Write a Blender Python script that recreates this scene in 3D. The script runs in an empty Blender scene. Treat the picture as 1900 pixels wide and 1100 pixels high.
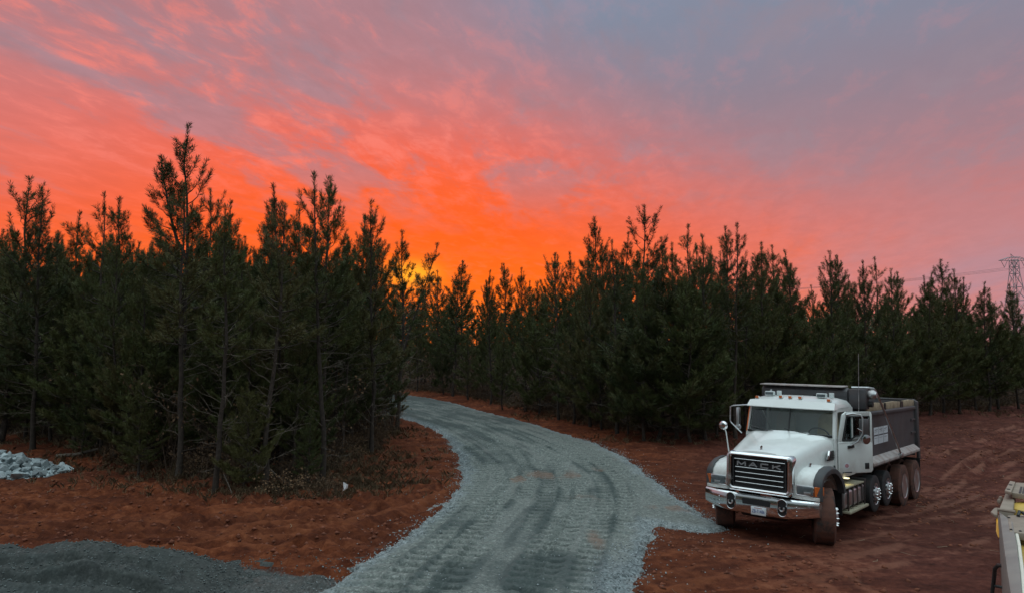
import bpy, bmesh, math, random
import numpy as np
from mathutils import Vector, Matrix, Euler

# ------------------------------------------------------------------ camera
SC = bpy.context.scene
COL = SC.collection
F = 1300.0; CAM_H = 3.93
PITCH = math.atan(90.0 / F)
cam = bpy.data.cameras.new('camera'); cam_o = bpy.data.objects.new('camera', cam); COL.objects.link(cam_o)
cam.sensor_width = 36.0; cam.lens = 36.0 * F / 1900.0
cam.clip_start = 0.1; cam.clip_end = 6000.0
cam_o.location = (0, 0, CAM_H); cam_o.rotation_euler = (math.pi / 2 + PITCH, 0, 0)
SC.camera = cam_o
SC.view_settings.view_transform = 'Standard'
SC.view_settings.look = 'None'
SC.view_settings.exposure = 0.0
SC.view_settings.gamma = 1.0
SC.view_settings.use_curve_mapping = False
SC.cycles.max_bounces = 6; SC.cycles.diffuse_bounces = 3; SC.cycles.transparent_max_bounces = 8
SC.cycles.use_denoising = True

# ------------------------------------------------------------------ node helper
class NT:
    def __init__(s, tree): s.t = tree
    def new(s, kind, **kw):
        n = s.t.nodes.new(kind)
        for k, v in kw.items(): setattr(n, k, v)
        return n
    def put(s, sock, v):
        if hasattr(v, 'is_output'): s.t.links.new(v, sock)
        else:
            if isinstance(v, (tuple, list)) and len(v) == 3 and sock.type == 'RGBA': v = (*v, 1)
            sock.default_value = v
    def m(s, op, a, b=0.0, c=0.0, clamp=False):
        n = s.new('ShaderNodeMath', operation=op, use_clamp=clamp)
        s.put(n.inputs[0], a); s.put(n.inputs[1], b); s.put(n.inputs[2], c)
        return n.outputs[0]
    def mr(s, v, a, b, c=0.0, d=1.0, smooth=True):
        n = s.new('ShaderNodeMapRange'); n.interpolation_type = 'SMOOTHSTEP' if smooth else 'LINEAR'
        for i, x in enumerate((v, a, b, c, d)): s.put(n.inputs[i], x)
        return n.outputs[0]
    def mix(s, f, a, b, mode='MIX'):
        n = s.new('ShaderNodeMix', data_type='RGBA', blend_type=mode)
        s.put(n.inputs[0], f); s.put(n.inputs[6], a); s.put(n.inputs[7], b)
        return n.outputs[2]
    def ramp(s, f, stops, interp='EASE'):
        n = s.new('ShaderNodeValToRGB'); r = n.color_ramp; r.interpolation = interp
        while len(r.elements) < len(stops): r.elements.new(0.5)
        for e, (p, c) in zip(r.elements, stops):
            e.position = p; e.color = (*c, 1) if len(c) == 3 else c
        s.put(n.inputs[0], f); return n.outputs[0]
    def noise(s, vec, scale, detail=4, rough=0.55, dist=0.0, out=0):
        n = s.new('ShaderNodeTexNoise')
        if vec is not None: s.put(n.inputs['Vector'], vec)
        n.inputs['Scale'].default_value = scale; n.inputs['Detail'].default_value = detail
        n.inputs['Roughness'].default_value = rough; n.inputs['Distortion'].default_value = dist
        return n.outputs[out]
    def xyz(s, x, y, z):
        n = s.new('ShaderNodeCombineXYZ')
        for i, v in enumerate((x, y, z)): s.put(n.inputs[i], v)
        return n.outputs[0]

# ------------------------------------------------------------------ world: sunset sky
W = bpy.data.worlds.new('World'); SC.world = W; W.use_nodes = True
wt = W.node_tree; wt.nodes.clear(); n = NT(wt)
tc = n.new('ShaderNodeTexCoord').outputs['Generated']
sx = n.new('ShaderNodeSeparateXYZ'); wt.links.new(tc, sx.inputs[0])
dx, dy, dz = sx.outputs
DEG = 180 / math.pi
az = n.m('MULTIPLY', n.m('ARCTAN2', dx, dy), DEG)
el = n.m('MULTIPLY', n.m('ARCSINE', n.m('MAXIMUM', dz, 0.0)), DEG)
# cloud sheet coordinates (a layer overhead, streaks running towards azimuth +14)
inv = n.m('DIVIDE', 1.0, n.m('ADD', n.m('MAXIMUM', dz, 0.0), 0.10))
cx = n.m('MULTIPLY', dx, inv); cy = n.m('MULTIPLY', dy, inv)
SA = math.radians(15)
al = n.m('ADD', n.m('MULTIPLY', cx, math.sin(SA)), n.m('MULTIPLY', cy, math.cos(SA)))
ac = n.m('SUBTRACT', n.m('MULTIPLY', cx, math.cos(SA)), n.m('MULTIPLY', cy, math.sin(SA)))
big = n.noise(n.xyz(n.m('MULTIPLY', al, 0.42), n.m('MULTIPLY', ac, 1.5), 3.1), 1.0, 6, 0.6, 0.5)
med = n.noise(n.xyz(n.m('MULTIPLY', al, 1.9), n.m('MULTIPLY', ac, 3.1), 7.7), 1.5, 6, 0.62, 0.35)
fine = n.noise(n.xyz(n.m('MULTIPLY', al, 3.4), n.m('MULTIPLY', ac, 6.0), 1.7), 1.7, 5, 0.62, 0.35)
# smooth wobble of the lit region
wob = n.m('MULTIPLY', n.m('SUBTRACT', big, 0.5), 26.0)
wob2 = n.m('MULTIPLY', n.m('SUBTRACT', med, 0.5), 16.0)
azt = n.m('ADD', n.m('ADD', az, n.m('MULTIPLY', n.m('SUBTRACT', el, 10.0), 1.55)), n.m('ADD', wob, wob2))
e01 = n.m('DIVIDE', n.m('ADD', el, n.m('MULTIPLY', n.m('SUBTRACT', med, 0.5), 3.2)), 90.0)
def stops(l): return [(d / 90.0, c) for d, c in l]
A = n.ramp(e01, stops([(0, (1.0, .17, .015)), (5.5, (1.0, .125, .004)), (9.5, (1.0, .102, .003)), (12.5, (1.0, .108, .016)),
     (16, (.95, .13, .065)), (20, (.82, .17, .13)), (25, (.60, .19, .18)), (32, (.40, .24, .28)), (50, (.33, .36, .45)), (90, (.40, .50, .60))]), 'LINEAR')
B = n.ramp(e01, stops([(0, (.42, .27, .33)), (4, (.43, .26, .32)), (7.5, (.53, .225, .24)), (11, (.53, .20, .205)), (15, (.37, .21, .245)),
     (19, (.28, .22, .275)), (25, (.225, .25, .335)), (34, (.22, .30, .42)), (55, (.34, .45, .56)), (90, (.44, .55, .65))]), 'LINEAR')
wA = n.mr(azt, -4.0, 34.0, 1.0, 0.0)
wleft = n.mr(az, -85.0, -30.0, 0.0, 1.0)
wA = n.m('MULTIPLY', wA, wleft)
sky = n.mix(wA, B, A)
# left part: pinker, less saturated higher up
lp = n.m('MULTIPLY', n.mr(az, -14.0, -40.0, 0.0, 0.62), n.mr(el, 5.0, 15.0, 0.0, 1.0))
sky = n.mix(lp, sky, (.60, .205, .20))
tl = n.m('MULTIPLY', n.mr(el, 13.5, 24.0, 0.0, 0.80), n.mr(az, 4.0, -14.0, 0.0, 1.0))
sky = n.mix(tl, sky, (.42, .215, .245))
# thin grey cloud shadows between the lit streaks
gap = n.mr(n.m('ADD', n.m('MULTIPLY', big, 0.55), n.m('MULTIPLY', med, 0.45)), 0.52, 0.40, 0.0, 0.62)
gap = n.m('MULTIPLY', gap, n.mr(el, 8.0, 15.0, 0.10, 1.0))
sky = n.mix(gap, sky, (.30, .235, .285))
lit = n.m('MULTIPLY', n.mr(n.m('ADD', n.m('MULTIPLY', med, 0.5), n.m('MULTIPLY', fine, 0.5)), 0.50, 0.64, 0.0, 0.62), n.mr(azt, 30.0, 0.0, 0.15, 1.0))
lit = n.m('MULTIPLY', lit, n.mr(el, 10.0, 17.0, 0.2, 1.0))
sky = n.mix(lit, sky, (.90, .215, .165))
fa = n.mr(azt, 40.0, 5.0, 0.012, 0.055)
fm = n.m('ADD', 1.0, n.m('MULTIPLY', n.mr(fine, 0.3, 0.7, -1.0, 1.0), fa))
sky = n.mix(1.0, sky, n.xyz(fm, fm, fm), 'MULTIPLY')
# the hidden sun's glow
ga = n.m('DIVIDE', n.m('ADD', az, 8.2), 1.9); ge = n.m('DIVIDE', n.m('SUBTRACT', el, 5.7), .95)
glow = n.m('EXPONENT', n.m('MULTIPLY', n.m('ADD', n.m('MULTIPLY', ga, ga), n.m('MULTIPLY', ge, ge)), -1.0))
sky = n.mix(glow, sky, (1.35, .48, .02))
# away from the sunset the sky is a clear, brighter blue grey
aaz = n.m('ABSOLUTE', az)
back = n.mr(aaz, 42.0, 120.0, 0.0, 1.0)
zen = n.mr(el, 27.0, 62.0, 0.0, 1.0)
bk = n.m('MAXIMUM', back, zen)
C = n.ramp(n.m('DIVIDE', el, 90.0), stops([(0, (.14, .165, .18)), (20, (.28, .335, .36)), (42, (.78, .93, .97)), (65, (1.28, 1.53, 1.59)), (90, (1.42, 1.70, 1.76))]), 'LINEAR')
sky = n.mix(bk, sky, C)
# a weak physical twilight sky underneath
nis = n.new('ShaderNodeTexSky', sky_type='NISHITA'); nis.sun_disc = False
nis.sun_elevation = math.radians(0.6); nis.sun_rotation = math.radians(-8.0)
bg1 = n.new('ShaderNodeBackground'); n.put(bg1.inputs[0], sky); bg1.inputs[1].default_value = 1.0
bg2 = n.new('ShaderNodeBackground'); n.put(bg2.inputs[0], nis.outputs[0]); bg2.inputs[1].default_value = 0.01
add = n.new('ShaderNodeAddShader'); wt.links.new(bg1.outputs[0], add.inputs[0]); wt.links.new(bg2.outputs[0], add.inputs[1])
wo = n.new('ShaderNodeOutputWorld'); wt.links.new(add.outputs[0], wo.inputs[0])

sun = bpy.data.lights.new('sun', 'SUN'); sun.energy = 0.25; sun.angle = math.radians(1.5); sun.color = (1.0, .42, .14)
sun_o = bpy.data.objects.new('sun', sun); COL.objects.link(sun_o)
_sd = Vector((math.sin(math.radians(-8)) * math.cos(math.radians(1.2)), math.cos(math.radians(-8)) * math.cos(math.radians(1.2)), math.sin(math.radians(1.2))))
sun_o.rotation_euler = _sd.to_track_quat('Z', 'Y').to_euler()

# ------------------------------------------------------------------ geometry helpers
RNG = np.random.default_rng(11); random.seed(5)
def ray(px, py):
    a = (px - 950) / F; b = (550 - py) / F
    return np.array([a, math.cos(PITCH) - b * math.sin(PITCH), math.sin(PITCH) + b * math.cos(PITCH)])
def gp(px, py, z=0.0):
    r = ray(px, py); t = (z - CAM_H) / r[2]; return r[0] * t, r[1] * t
def at(px, py, Y):
    r = ray(px, py); t = Y / r[1]; return Vector((r[0] * t, Y, CAM_H + r[2] * t))

def tag(o, label=None, cat=None, group=None, kind=None):
    if label: o['label'] = label
    if cat: o['category'] = cat
    if group: o['group'] = group
    if kind: o['kind'] = kind
    return o
def empty(name, loc=(0, 0, 0), rot=(0, 0, 0)):
    o = bpy.data.objects.new(name, None); COL.objects.link(o); o.location = loc; o.rotation_euler = rot
    o.empty_display_size = 0.2; return o
def link(name, me, mat=None, parent=None):
    o = bpy.data.objects.new(name, me); COL.objects.link(o)
    if mat is not None and not me.materials: me.materials.append(mat)
    if parent is not None: o.parent = parent
    return o
def fast_mesh(name, V, faces, k, smooth=False):
    me = bpy.data.meshes.new(name)
    V = np.asarray(V, np.float32); faces = np.asarray(faces, np.int32)
    me.vertices.add(len(V)); me.vertices.foreach_set('co', V.ravel())
    me.loops.add(faces.size); me.loops.foreach_set('vertex_index', faces.ravel())
    me.polygons.add(len(faces)); me.polygons.foreach_set('loop_start', np.arange(0, faces.size, k, dtype=np.int32))
    if smooth: me.polygons.foreach_set('use_smooth', np.ones(len(faces), bool))
    me.update(calc_edges=True); me.validate()
    return me

class MB:
    """collects shapes into one mesh"""
    def __init__(s): s.v = []; s.f = []; s.sm = []
    def add(s, vs, fs, smooth=False):
        b = len(s.v); s.v += [tuple(p) for p in vs]; s.f += [[i + b for i in f] for f in fs]; s.sm += [smooth] * len(fs); return s
    def box(s, x0, x1, y0, y1, z0, z1):
        return s.add([(x0, y0, z0), (x1, y0, z0), (x1, y1, z0), (x0, y1, z0), (x0, y0, z1), (x1, y0, z1), (x1, y1, z1), (x0, y1, z1)],
                     [(0, 3, 2, 1), (4, 5, 6, 7), (0, 1, 5, 4), (1, 2, 6, 5), (2, 3, 7, 6), (3, 0, 4, 7)])
    def prism(s, poly, d):
        """poly: list of 3D points in one plane, d: extrusion vector"""
        k = len(poly); d = Vector(d); P = [Vector(p) for p in poly]
        return s.add(P + [p + d for p in P], [list(range(k))[::-1], list(range(k, 2 * k))] + [(i, (i + 1) % k, k + (i + 1) % k, k + i) for i in range(k)])
    def tube(s, pts, r, seg=8, cap=True):
        pts = [Vector(p) for p in pts]; k = len(pts)
        if not isinstance(r, (list, tuple)): r = [r] * k
        t0 = (pts[1] - pts[0]).normalized()
        up = Vector((0, 0, 1)) if abs(t0.z) < 0.9 else Vector((1, 0, 0))
        nx = t0.cross(up).normalized(); vs = []
        for i, p in enumerate(pts):
            t = (pts[min(i + 1, k - 1)] - pts[max(i - 1, 0)]).normalized()
            nx = (nx - t * nx.dot(t)).normalized(); ny = t.cross(nx)
            for j in range(seg):
                a = 2 * math.pi * j / seg; vs.append(p + (nx * math.cos(a) + ny * math.sin(a)) * r[i])
        fs = [(i * seg + j, i * seg + (j + 1) % seg, (i + 1) * seg + (j + 1) % seg, (i + 1) * seg + j) for i in range(k - 1) for j in range(seg)]
        if cap: fs += [list(range(seg))[::-1], list(range((k - 1) * seg, k * seg))]
        return s.add(vs, fs, True)
    def lathe(s, prof, c, axis, seg=32, closed=False):
        """prof: list of (radius, offset along axis); axis 0/1/2"""
        vs = []; k = len(prof)
        for (r, h) in prof:
            for j in range(seg):
                a = 2 * math.pi * j / seg; p = [0, 0, 0]
                p[axis] = h; p[(axis + 1) % 3] = r * math.cos(a); p[(axis + 2) % 3] = r * math.sin(a)
                vs.append((p[0] + c[0], p[1] + c[1], p[2] + c[2]))
        rng = k if closed else k - 1
        fs = [(i * seg + j, i * seg + (j + 1) % seg, ((i + 1) % k) * seg + (j + 1) % seg, ((i + 1) % k) * seg + j) for i in range(rng) for j in range(seg)]
        if not closed:
            if prof[0][0] > 1e-4: fs.append(list(range(seg))[::-1])
            if prof[-1][0] > 1e-4: fs.append(list(range((k - 1) * seg, k * seg)))
        return s.add(vs, fs, True)
    def loft(s, secs, close=False, cap=False, smooth=True):
        k = len(secs[0]); vs = [p for q in secs for p in q]; fs = []
        for i in range(len(secs) - 1):
            for j in range(k if close else k - 1):
                fs.append((i * k + j, i * k + (j + 1) % k, (i + 1) * k + (j + 1) % k, (i + 1) * k + j))
        if cap: fs += [list(range(k))[::-1], list(range((len(secs) - 1) * k, len(secs) * k))]
        return s.add(vs, fs, smooth)
    def build(s, name, mat, parent=None, bevel=0.0, seg=2, angle=35, weld=True):
        bm = bmesh.new(); vv = [bm.verts.new(p) for p in s.v]
        for f, sm in zip(s.f, s.sm):
            try: fc = bm.faces.new([vv[i] for i in f]); fc.smooth = sm
            except ValueError: pass
        if weld: bmesh.ops.remove_doubles(bm, verts=bm.verts, dist=1e-5)
        bmesh.ops.recalc_face_normals(bm, faces=bm.faces)
        if bevel:
            ed = [e for e in bm.edges if len(e.link_faces) == 2 and e.calc_face_angle(0) > math.radians(angle)]
            if ed:
                bmesh.ops.bevel(bm, geom=ed, offset=bevel, segments=seg, profile=0.5, affect='EDGES', clamp_overlap=True)
        me = bpy.data.meshes.new(name); bm.to_mesh(me); bm.free()
        if bevel:
            for p in me.polygons: p.use_smooth = True
        if bevel or any(s.sm):
            try: me.set_sharp_from_angle(angle=math.radians(40))
            except Exception: pass
        return link(name, me, mat, parent)

def copy_tree(o, parent=None):
    c = o.copy(); COL.objects.link(c); c.parent = parent
    for ch in list(o.children): copy_tree(ch, c)
    return c

# value noise for heightfields
_T = [np.random.default_rng(100 + i).random((256, 256)) for i in range(12)]
def vn(x, y, s=0):
    xi = np.floor(x).astype(int); yi = np.floor(y).astype(int); fx = x - xi; fy = y - yi
    fx = fx * fx * (3 - 2 * fx); fy = fy * fy * (3 - 2 * fy); T = _T[s % 12]
    a = T[xi & 255, yi & 255]; b = T[(xi + 1) & 255, yi & 255]; c = T[xi & 255, (yi + 1) & 255]; d = T[(xi + 1) & 255, (yi + 1) & 255]
    return (a + (b - a) * fx) * (1 - fy) + (c + (d - c) * fx) * fy
def fbm(x, y, s=0, o=4):
    r = 0; a = .5; t = 0
    for i in range(o):
        r = r + a * vn(x * 2 ** i + 17.3 * i, y * 2 ** i + 9.1 * i, s + i); t += a; a *= .5
    return r / t
def sstep(a, b, x):
    t = np.clip((x - a) / (b - a), 0, 1); return t * t * (3 - 2 * t)
def chaikin(P, it=2, closed=True):
    P = np.array(P, float)
    for _ in range(it):
        Q = np.roll(P, -1, 0) if closed else P[1:]
        B_ = P if closed else P[:-1]
        N = np.empty((2 * len(B_), 2)); N[0::2] = .75 * B_ + .25 * Q; N[1::2] = .25 * B_ + .75 * Q
        P = N if closed else np.vstack([P[:1], N, P[-1:]])
    return P
def sdist(x, y, P):
    """signed distance to closed polygon, positive inside"""
    x = np.asarray(x, float); y = np.asarray(y, float)
    d2 = np.full(x.shape, 1e18); ins = np.zeros(x.shape, bool)
    for i in range(len(P)):
        ax, ay = P[i]; bx, by = P[(i + 1) % len(P)]
        ex, ey = bx - ax, by - ay; L = ex * ex + ey * ey + 1e-12
        t = np.clip(((x - ax) * ex + (y - ay) * ey) / L, 0, 1)
        d2 = np.minimum(d2, (x - ax - t * ex) ** 2 + (y - ay - t * ey) ** 2)
        if ay != by:
            c = (ay > y) != (by > y)
            ins ^= c & (x < (bx - ax) * (y - ay) / (by - ay) + ax)
    d = np.sqrt(d2); return np.where(ins, d, -d)
def linecoord(x, y, L):
    best = np.full(np.shape(x), 1e18); s = np.zeros(np.shape(x)); t = np.zeros(np.shape(x)); acc = 0
    for i in range(len(L) - 1):
        ax, ay = L[i]; ex, ey = L[i + 1] - L[i]; l = math.hypot(ex, ey)
        u = np.clip(((x - ax) * ex + (y - ay) * ey) / (l * l), 0, 1)
        d = (x - ax - u * ex) ** 2 + (y - ay - u * ey) ** 2; m_ = d < best
        best = np.where(m_, d, best); s = np.where(m_, acc + u * l, s)
        t = np.where(m_, ((x - ax) * ey - (y - ay) * ex) / l, t); acc += l
    return s, t, np.sqrt(best)

# ------------------------------------------------------------------ materials
def pmat(name, col, rough=0.6, metal=0.0, var=0.0, vscale=6.0, bump=0.0, bscale=60.0, dirt=None, dscale=2.5, damt=0.35, dlo=.5, dhi=.7, rand=0.0, spec=0.5, coat=0.0, coord='Object', dgrad=None):
    m_ = bpy.data.materials.new(name); m_.use_nodes = True; t = m_.node_tree; q = NT(t)
    b = t.nodes['Principled BSDF']; co = q.new('ShaderNodeTexCoord').outputs[coord]
    c = (*col, 1)
    if var:
        f = q.noise(co, vscale, 5, .6)
        lo = tuple(x * (1 - var) for x in col); hi = tuple(min(1, x * (1 + var)) for x in col)
        c = q.ramp(f, [(.3, lo), (.7, hi)], 'LINEAR')
    if rand:
        r_ = q.new('ShaderNodeObjectInfo').outputs['Random']
        v_ = q.mr(r_, 0, 1, 1 - rand, 1 + rand, False)
        c = q.mix(1.0, c, q.xyz(v_, v_, v_), 'MULTIPLY')
    rr = rough
    if dirt:
        f = q.mr(q.noise(co, dscale, 7, .68, .4), dlo, dhi, 0, damt)
        if dgrad:
            z_ = q.new('ShaderNodeSeparateXYZ'); q.put(z_.inputs[0], co)
            f = q.m('MULTIPLY', f, q.mr(z_.outputs[2], dgrad[0], dgrad[1], 1.0, dgrad[2]))
        c = q.mix(f, c, dirt); rr = q.mr(f, 0, 1, rough, 0.85, False)
        if metal: q.put(b.inputs['Metallic'], q.mr(f, 0, 1, metal, 0.0, False))
    if metal and not dirt: b.inputs['Metallic'].default_value = metal
    q.put(b.inputs['Base Color'], c); q.put(b.inputs['Roughness'], rr)
    b.inputs['Specular IOR Level'].default_value = spec
    if coat: b.inputs['Coat Weight'].default_value = coat; b.inputs['Coat Roughness'].default_value = .05
    if bump:
        bn = q.new('ShaderNodeBump'); bn.inputs['Strength'].default_value = bump; bn.inputs['Distance'].default_value = .02
        q.put(bn.inputs['Height'], q.noise(co, bscale, 4, .6)); t.links.new(bn.outputs[0], b.inputs['Normal'])
    return m_

def ground_mat():
    m_ = bpy.data.materials.new('red_clay'); m_.use_nodes = True; t = m_.node_tree; q = NT(t); b = t.nodes['Principled BSDF']
    co = q.new('ShaderNodeTexCoord').outputs['Object']
    at_ = q.new('ShaderNodeAttribute', attribute_name='surf').outputs['Color']
    se = q.new('ShaderNodeSeparateColor'); q.put(se.inputs[0], at_); fr, fg, fb = se.outputs
    mp = q.new('ShaderNodeMapping'); mp.inputs['Scale'].default_value = (.62, 1.45, 1); mp.inputs['Rotation'].default_value = (0, 0, .22); q.put(mp.inputs[0], co)
    n1 = q.noise(mp.outputs[0], 1.1, 9, .68, .8); n2 = q.noise(co, 5.5, 9, .72); n3 = q.noise(mp.outputs[0], .30, 6, .62, .6)
    mixn = q.m('ADD', q.m('MULTIPLY', n1, .55), q.m('MULTIPLY', n2, .45))
    clay = q.ramp(mixn, [(.36, (.034, .008, .004)), (.45, (.088, .022, .009)), (.54, (.158, .043, .017)), (.66, (.30, .105, .048))], 'LINEAR')
    wet = q.ramp(mixn, [(.36, (.028, .009, .007)), (.46, (.070, .022, .017)), (.55, (.112, .037, .028)), (.68, (.23, .095, .070))], 'LINEAR')
    c = q.mix(fb, clay, wet)
    c = q.mix(q.mr(n3, .40, .60, .0, .75), c, q.mix(.6, c, (.055, .016, .009)))
    da = q.new('ShaderNodeAttribute', attribute_name='dry').outputs['Fac']
    c = q.mix(q.m('MULTIPLY', q.mr(q.m('ADD', da, q.m('MULTIPLY', q.m('SUBTRACT', n2, .5), 1.4)), .25, 1.1), q.mr(fb, 0, .9, .40, .55)), c, q.mix(fb, (.25, .080, .034), (.25, .112, .080)))
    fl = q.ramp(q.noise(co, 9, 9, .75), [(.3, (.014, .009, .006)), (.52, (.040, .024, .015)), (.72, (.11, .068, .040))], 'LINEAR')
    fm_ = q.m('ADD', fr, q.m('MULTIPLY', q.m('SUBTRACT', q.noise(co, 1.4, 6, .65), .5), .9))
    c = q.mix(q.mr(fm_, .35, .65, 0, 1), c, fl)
    gr = q.ramp(q.noise(co, 22, 6, .75), [(.3, (.035, .043, .043)), (.55, (.10, .12, .12)), (.75, (.26, .29, .29))], 'LINEAR')
    gm = q.m('ADD', fg, q.m('MULTIPLY', q.m('SUBTRACT', q.noise(co, 7, 8, .75), .5), 1.1))
    c = q.mix(q.mr(gm, .48, .78, 0, .85), c, gr)
    q.put(b.inputs['Base Color'], c); b.inputs['Roughness'].default_value = .93; b.inputs['Specular IOR Level'].default_value = .15
    h = q.m('ADD', q.noise(co, 14, 9, .75), q.m('MULTIPLY', q.noise(mp.outputs[0], 16, 7, .7), .6))
    bn = q.new('ShaderNodeBump'); bn.inputs['Strength'].default_value = .75; bn.inputs['Distance'].default_value = .05
    q.put(bn.inputs['Height'], h); t.links.new(bn.outputs[0], b.inputs['Normal'])
    return m_
def gravel_mat(name, dark=1.0):
    m_ = bpy.data.materials.new(name); m_.use_nodes = True; t = m_.node_tree; q = NT(t); b = t.nodes['Principled BSDF']
    co = q.new('ShaderNodeTexCoord').outputs['Object']
    at_ = q.new('ShaderNodeAttribute', attribute_name='surf').outputs['Color']
    se = q.new('ShaderNodeSeparateColor'); q.put(se.inputs[0], at_); fr, fg, fb = se.outputs   # loose edge / damp / clay smear
    vo = q.new('ShaderNodeTexVoronoi'); vo.inputs['Scale'].default_value = 30; q.put(vo.inputs['Vector'], co)
    sp = q.new('ShaderNodeSeparateColor'); q.put(sp.inputs[0], vo.outputs['Color'])
    n1 = q.noise(co, 11, 9, .8); n2 = q.noise(co, .9, 6, .62, .5)
    k = q.m('ADD', q.m('MULTIPLY', n1, .75), q.m('MULTIPLY', sp.outputs[0], .25))
    d = dark
    c = q.ramp(k, [(.32, (.088 * d, .100 * d, .094 * d)), (.46, (.140 * d, .157 * d, .147 * d)), (.58, (.178 * d, .197 * d, .184 * d)), (.74, (.36 * d, .385 * d, .365 * d))], 'LINEAR')
    damp = q.m('MULTIPLY', q.mr(q.m('ADD', fg, q.m('MULTIPLY', q.m('SUBTRACT', n2, .5), 1.3)), .25, 1.10), .82)
    c = q.mix(damp, c, q.mix(n1, (.018, .028, .028), (.075, .098, .098)))
    st = q.mix(sp.outputs[1], (.07 * d, .09 * d, .10 * d), (.42 * d, .47 * d, .50 * d))
    c = q.mix(q.m('MULTIPLY', fr, .60), c, st)
    cl = q.m('ADD', fb, q.m('MULTIPLY', q.m('SUBTRACT', q.noise(co, 2.6, 7, .7), .5), 1.1))
    c = q.mix(q.mr(cl, .40, 1.15, 0, .75), c, q.mix(n1, (.12, .065, .045), (.27, .19, .15)))
    q.put(b.inputs['Base Color'], c); b.inputs['Roughness'].default_value = .85; b.inputs['Specular IOR Level'].default_value = .25
    h = q.m('ADD', q.m('MULTIPLY', vo.outputs['Distance'], -.7), q.noise(co, 18, 8, .75))
    bn = q.new('ShaderNodeBump'); bn.inputs['Strength'].default_value = .25; bn.inputs['Distance'].default_value = .012
    q.put(bn.inputs['Height'], h); t.links.new(bn.outputs[0], b.inputs['Normal'])
    return m_
def needle_mat():
    m_ = bpy.data.materials.new('pine_needles'); m_.use_nodes = True; t = m_.node_tree; q = NT(t); b = t.nodes['Principled BSDF']
    r = q.new('ShaderNodeObjectInfo').outputs['Random']; co = q.new('ShaderNodeTexCoord').outputs['Object']
    c = q.ramp(r, [(0, (.040, .056, .020)), (.3, (.060, .080, .026)), (.65, (.082, .098, .030)), (.88, (.100, .098, .034)), (1, (.120, .100, .040))], 'LINEAR')
    c = q.mix(q.mr(q.noise(co, 2.2, 5, .7), .42, .68, 0, .65), c, (.105, .085, .034))
    q.put(b.inputs['Base Color'], c); b.inputs['Roughness'].default_value = .6; b.inputs['Specular IOR Level'].default_value = .25
    return m_
M_ground = ground_mat(); M_road = gravel_mat('road_gravel'); M_pile = gravel_mat('dark_gravel', .29)
M_needle = needle_mat()
M_bark = pmat('pine_bark', (.045, .033, .026), .9, var=.55, vscale=9, bump=.6, bscale=25, rand=.25)
M_dead = pmat('dead_wood', (.135, .108, .088), .9, var=.35, vscale=5, rand=.3)
M_brush = pmat('dry_brush', (.085, .055, .038), .9, var=.5, vscale=3, rand=.4)
M_leaf = pmat('dry_leaf', (.135, .075, .036), .85, var=.5, vscale=4, rand=.35)
M_grass = pmat('dry_grass', (.26, .195, .115), .9, var=.5, vscale=1.2)
M_rock = pmat('crushed_rock', (.27, .315, .33), .85, var=.35, vscale=5, bump=.4, bscale=14, rand=.5, dirt=(.17, .09, .06), dscale=3, damt=.35, dlo=.55, dhi=.75)
M_stone = pmat('loose_stone', (.27, .305, .32), .85, var=.75, vscale=9)

# ------------------------------------------------------------------ layout of the ground
TRUCK = (5.45, 14.99); TH = .731; TP = -.03
def truck_uv(x, y):
    ax = x - TRUCK[0]; ay = y - TRUCK[1]
    return ax * math.sin(TH) + ay * math.cos(TH), ax * math.cos(TH) - ay * math.sin(TH)
LEFT_PX = [(470, 1210), (600, 1093), (690, 1038), (760, 988), (815, 955), (845, 917), (859, 882), (850, 846), (826, 808), (788, 788), (735, 773), (690, 764), (640, 757)]
RIGHT_PX = [(640, 724), (690, 727), (745, 732), (795, 738), (850, 750), (930, 772), (1020, 796), (1110, 825), (1165, 850), (1205, 882), (1240, 912), (1290, 945), (1338, 972),
            (1345, 985), (1300, 990), (1250, 982), (1213, 974), (1198, 1005), (1185, 1045), (1168, 1095), (1150, 1200)]
LG = [gp(*p) for p in LEFT_PX]; RG = [gp(*p) for p in RIGHT_PX]
far_l = [(-30, LG[-1][1] + 3.5), (-60, LG[-1][1] + 12)]; far_r = [(-60, LG[-1][1] + 18), (-32, RG[0][1] - 4.0)]
LG = [(-5.6, 3.0), (-5.0, 7.0)] + LG; RG = RG + [(2.0, 7.0), (2.2, 3.0)]
ROAD = chaikin(LG + far_l + far_r + RG, 2)
CENTER = chaikin([(-1.9, 3.0), (-1.5, 7.0)] + [gp(*p) for p in [(860, 1210), (905, 1090), (945, 1035), (985, 980), (1018, 930), (1022, 892), (1000, 862), (955, 830), (895, 803), (830, 778), (770, 760), (700, 748)]], 2, False)
LSTAND = chaikin([(-60, 30), (-32, 30), gp(0, 802), gp(100, 812), gp(180, 838), gp(260, 862), gp(330, 882), gp(400, 900), gp(490, 894), gp(560, 890), gp(640, 872), gp(705, 815), gp(722, 786), gp(690, 771),
                 (-14, 42), (-30, 43), (-60, 52)], 2)
FSTAND = chaikin([(-60, 72), (-34, 64), gp(700, 719), gp(770, 724), gp(860, 736), gp(950, 755), gp(1040, 777), gp(1120, 795), gp(1200, 806), gp(1290, 812), gp(1400, 806), gp(1560, 788), gp(1720, 766), gp(1900, 751), (62, 58), (140, 75),
                 (140, 150), (-60, 150)], 2)
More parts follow.
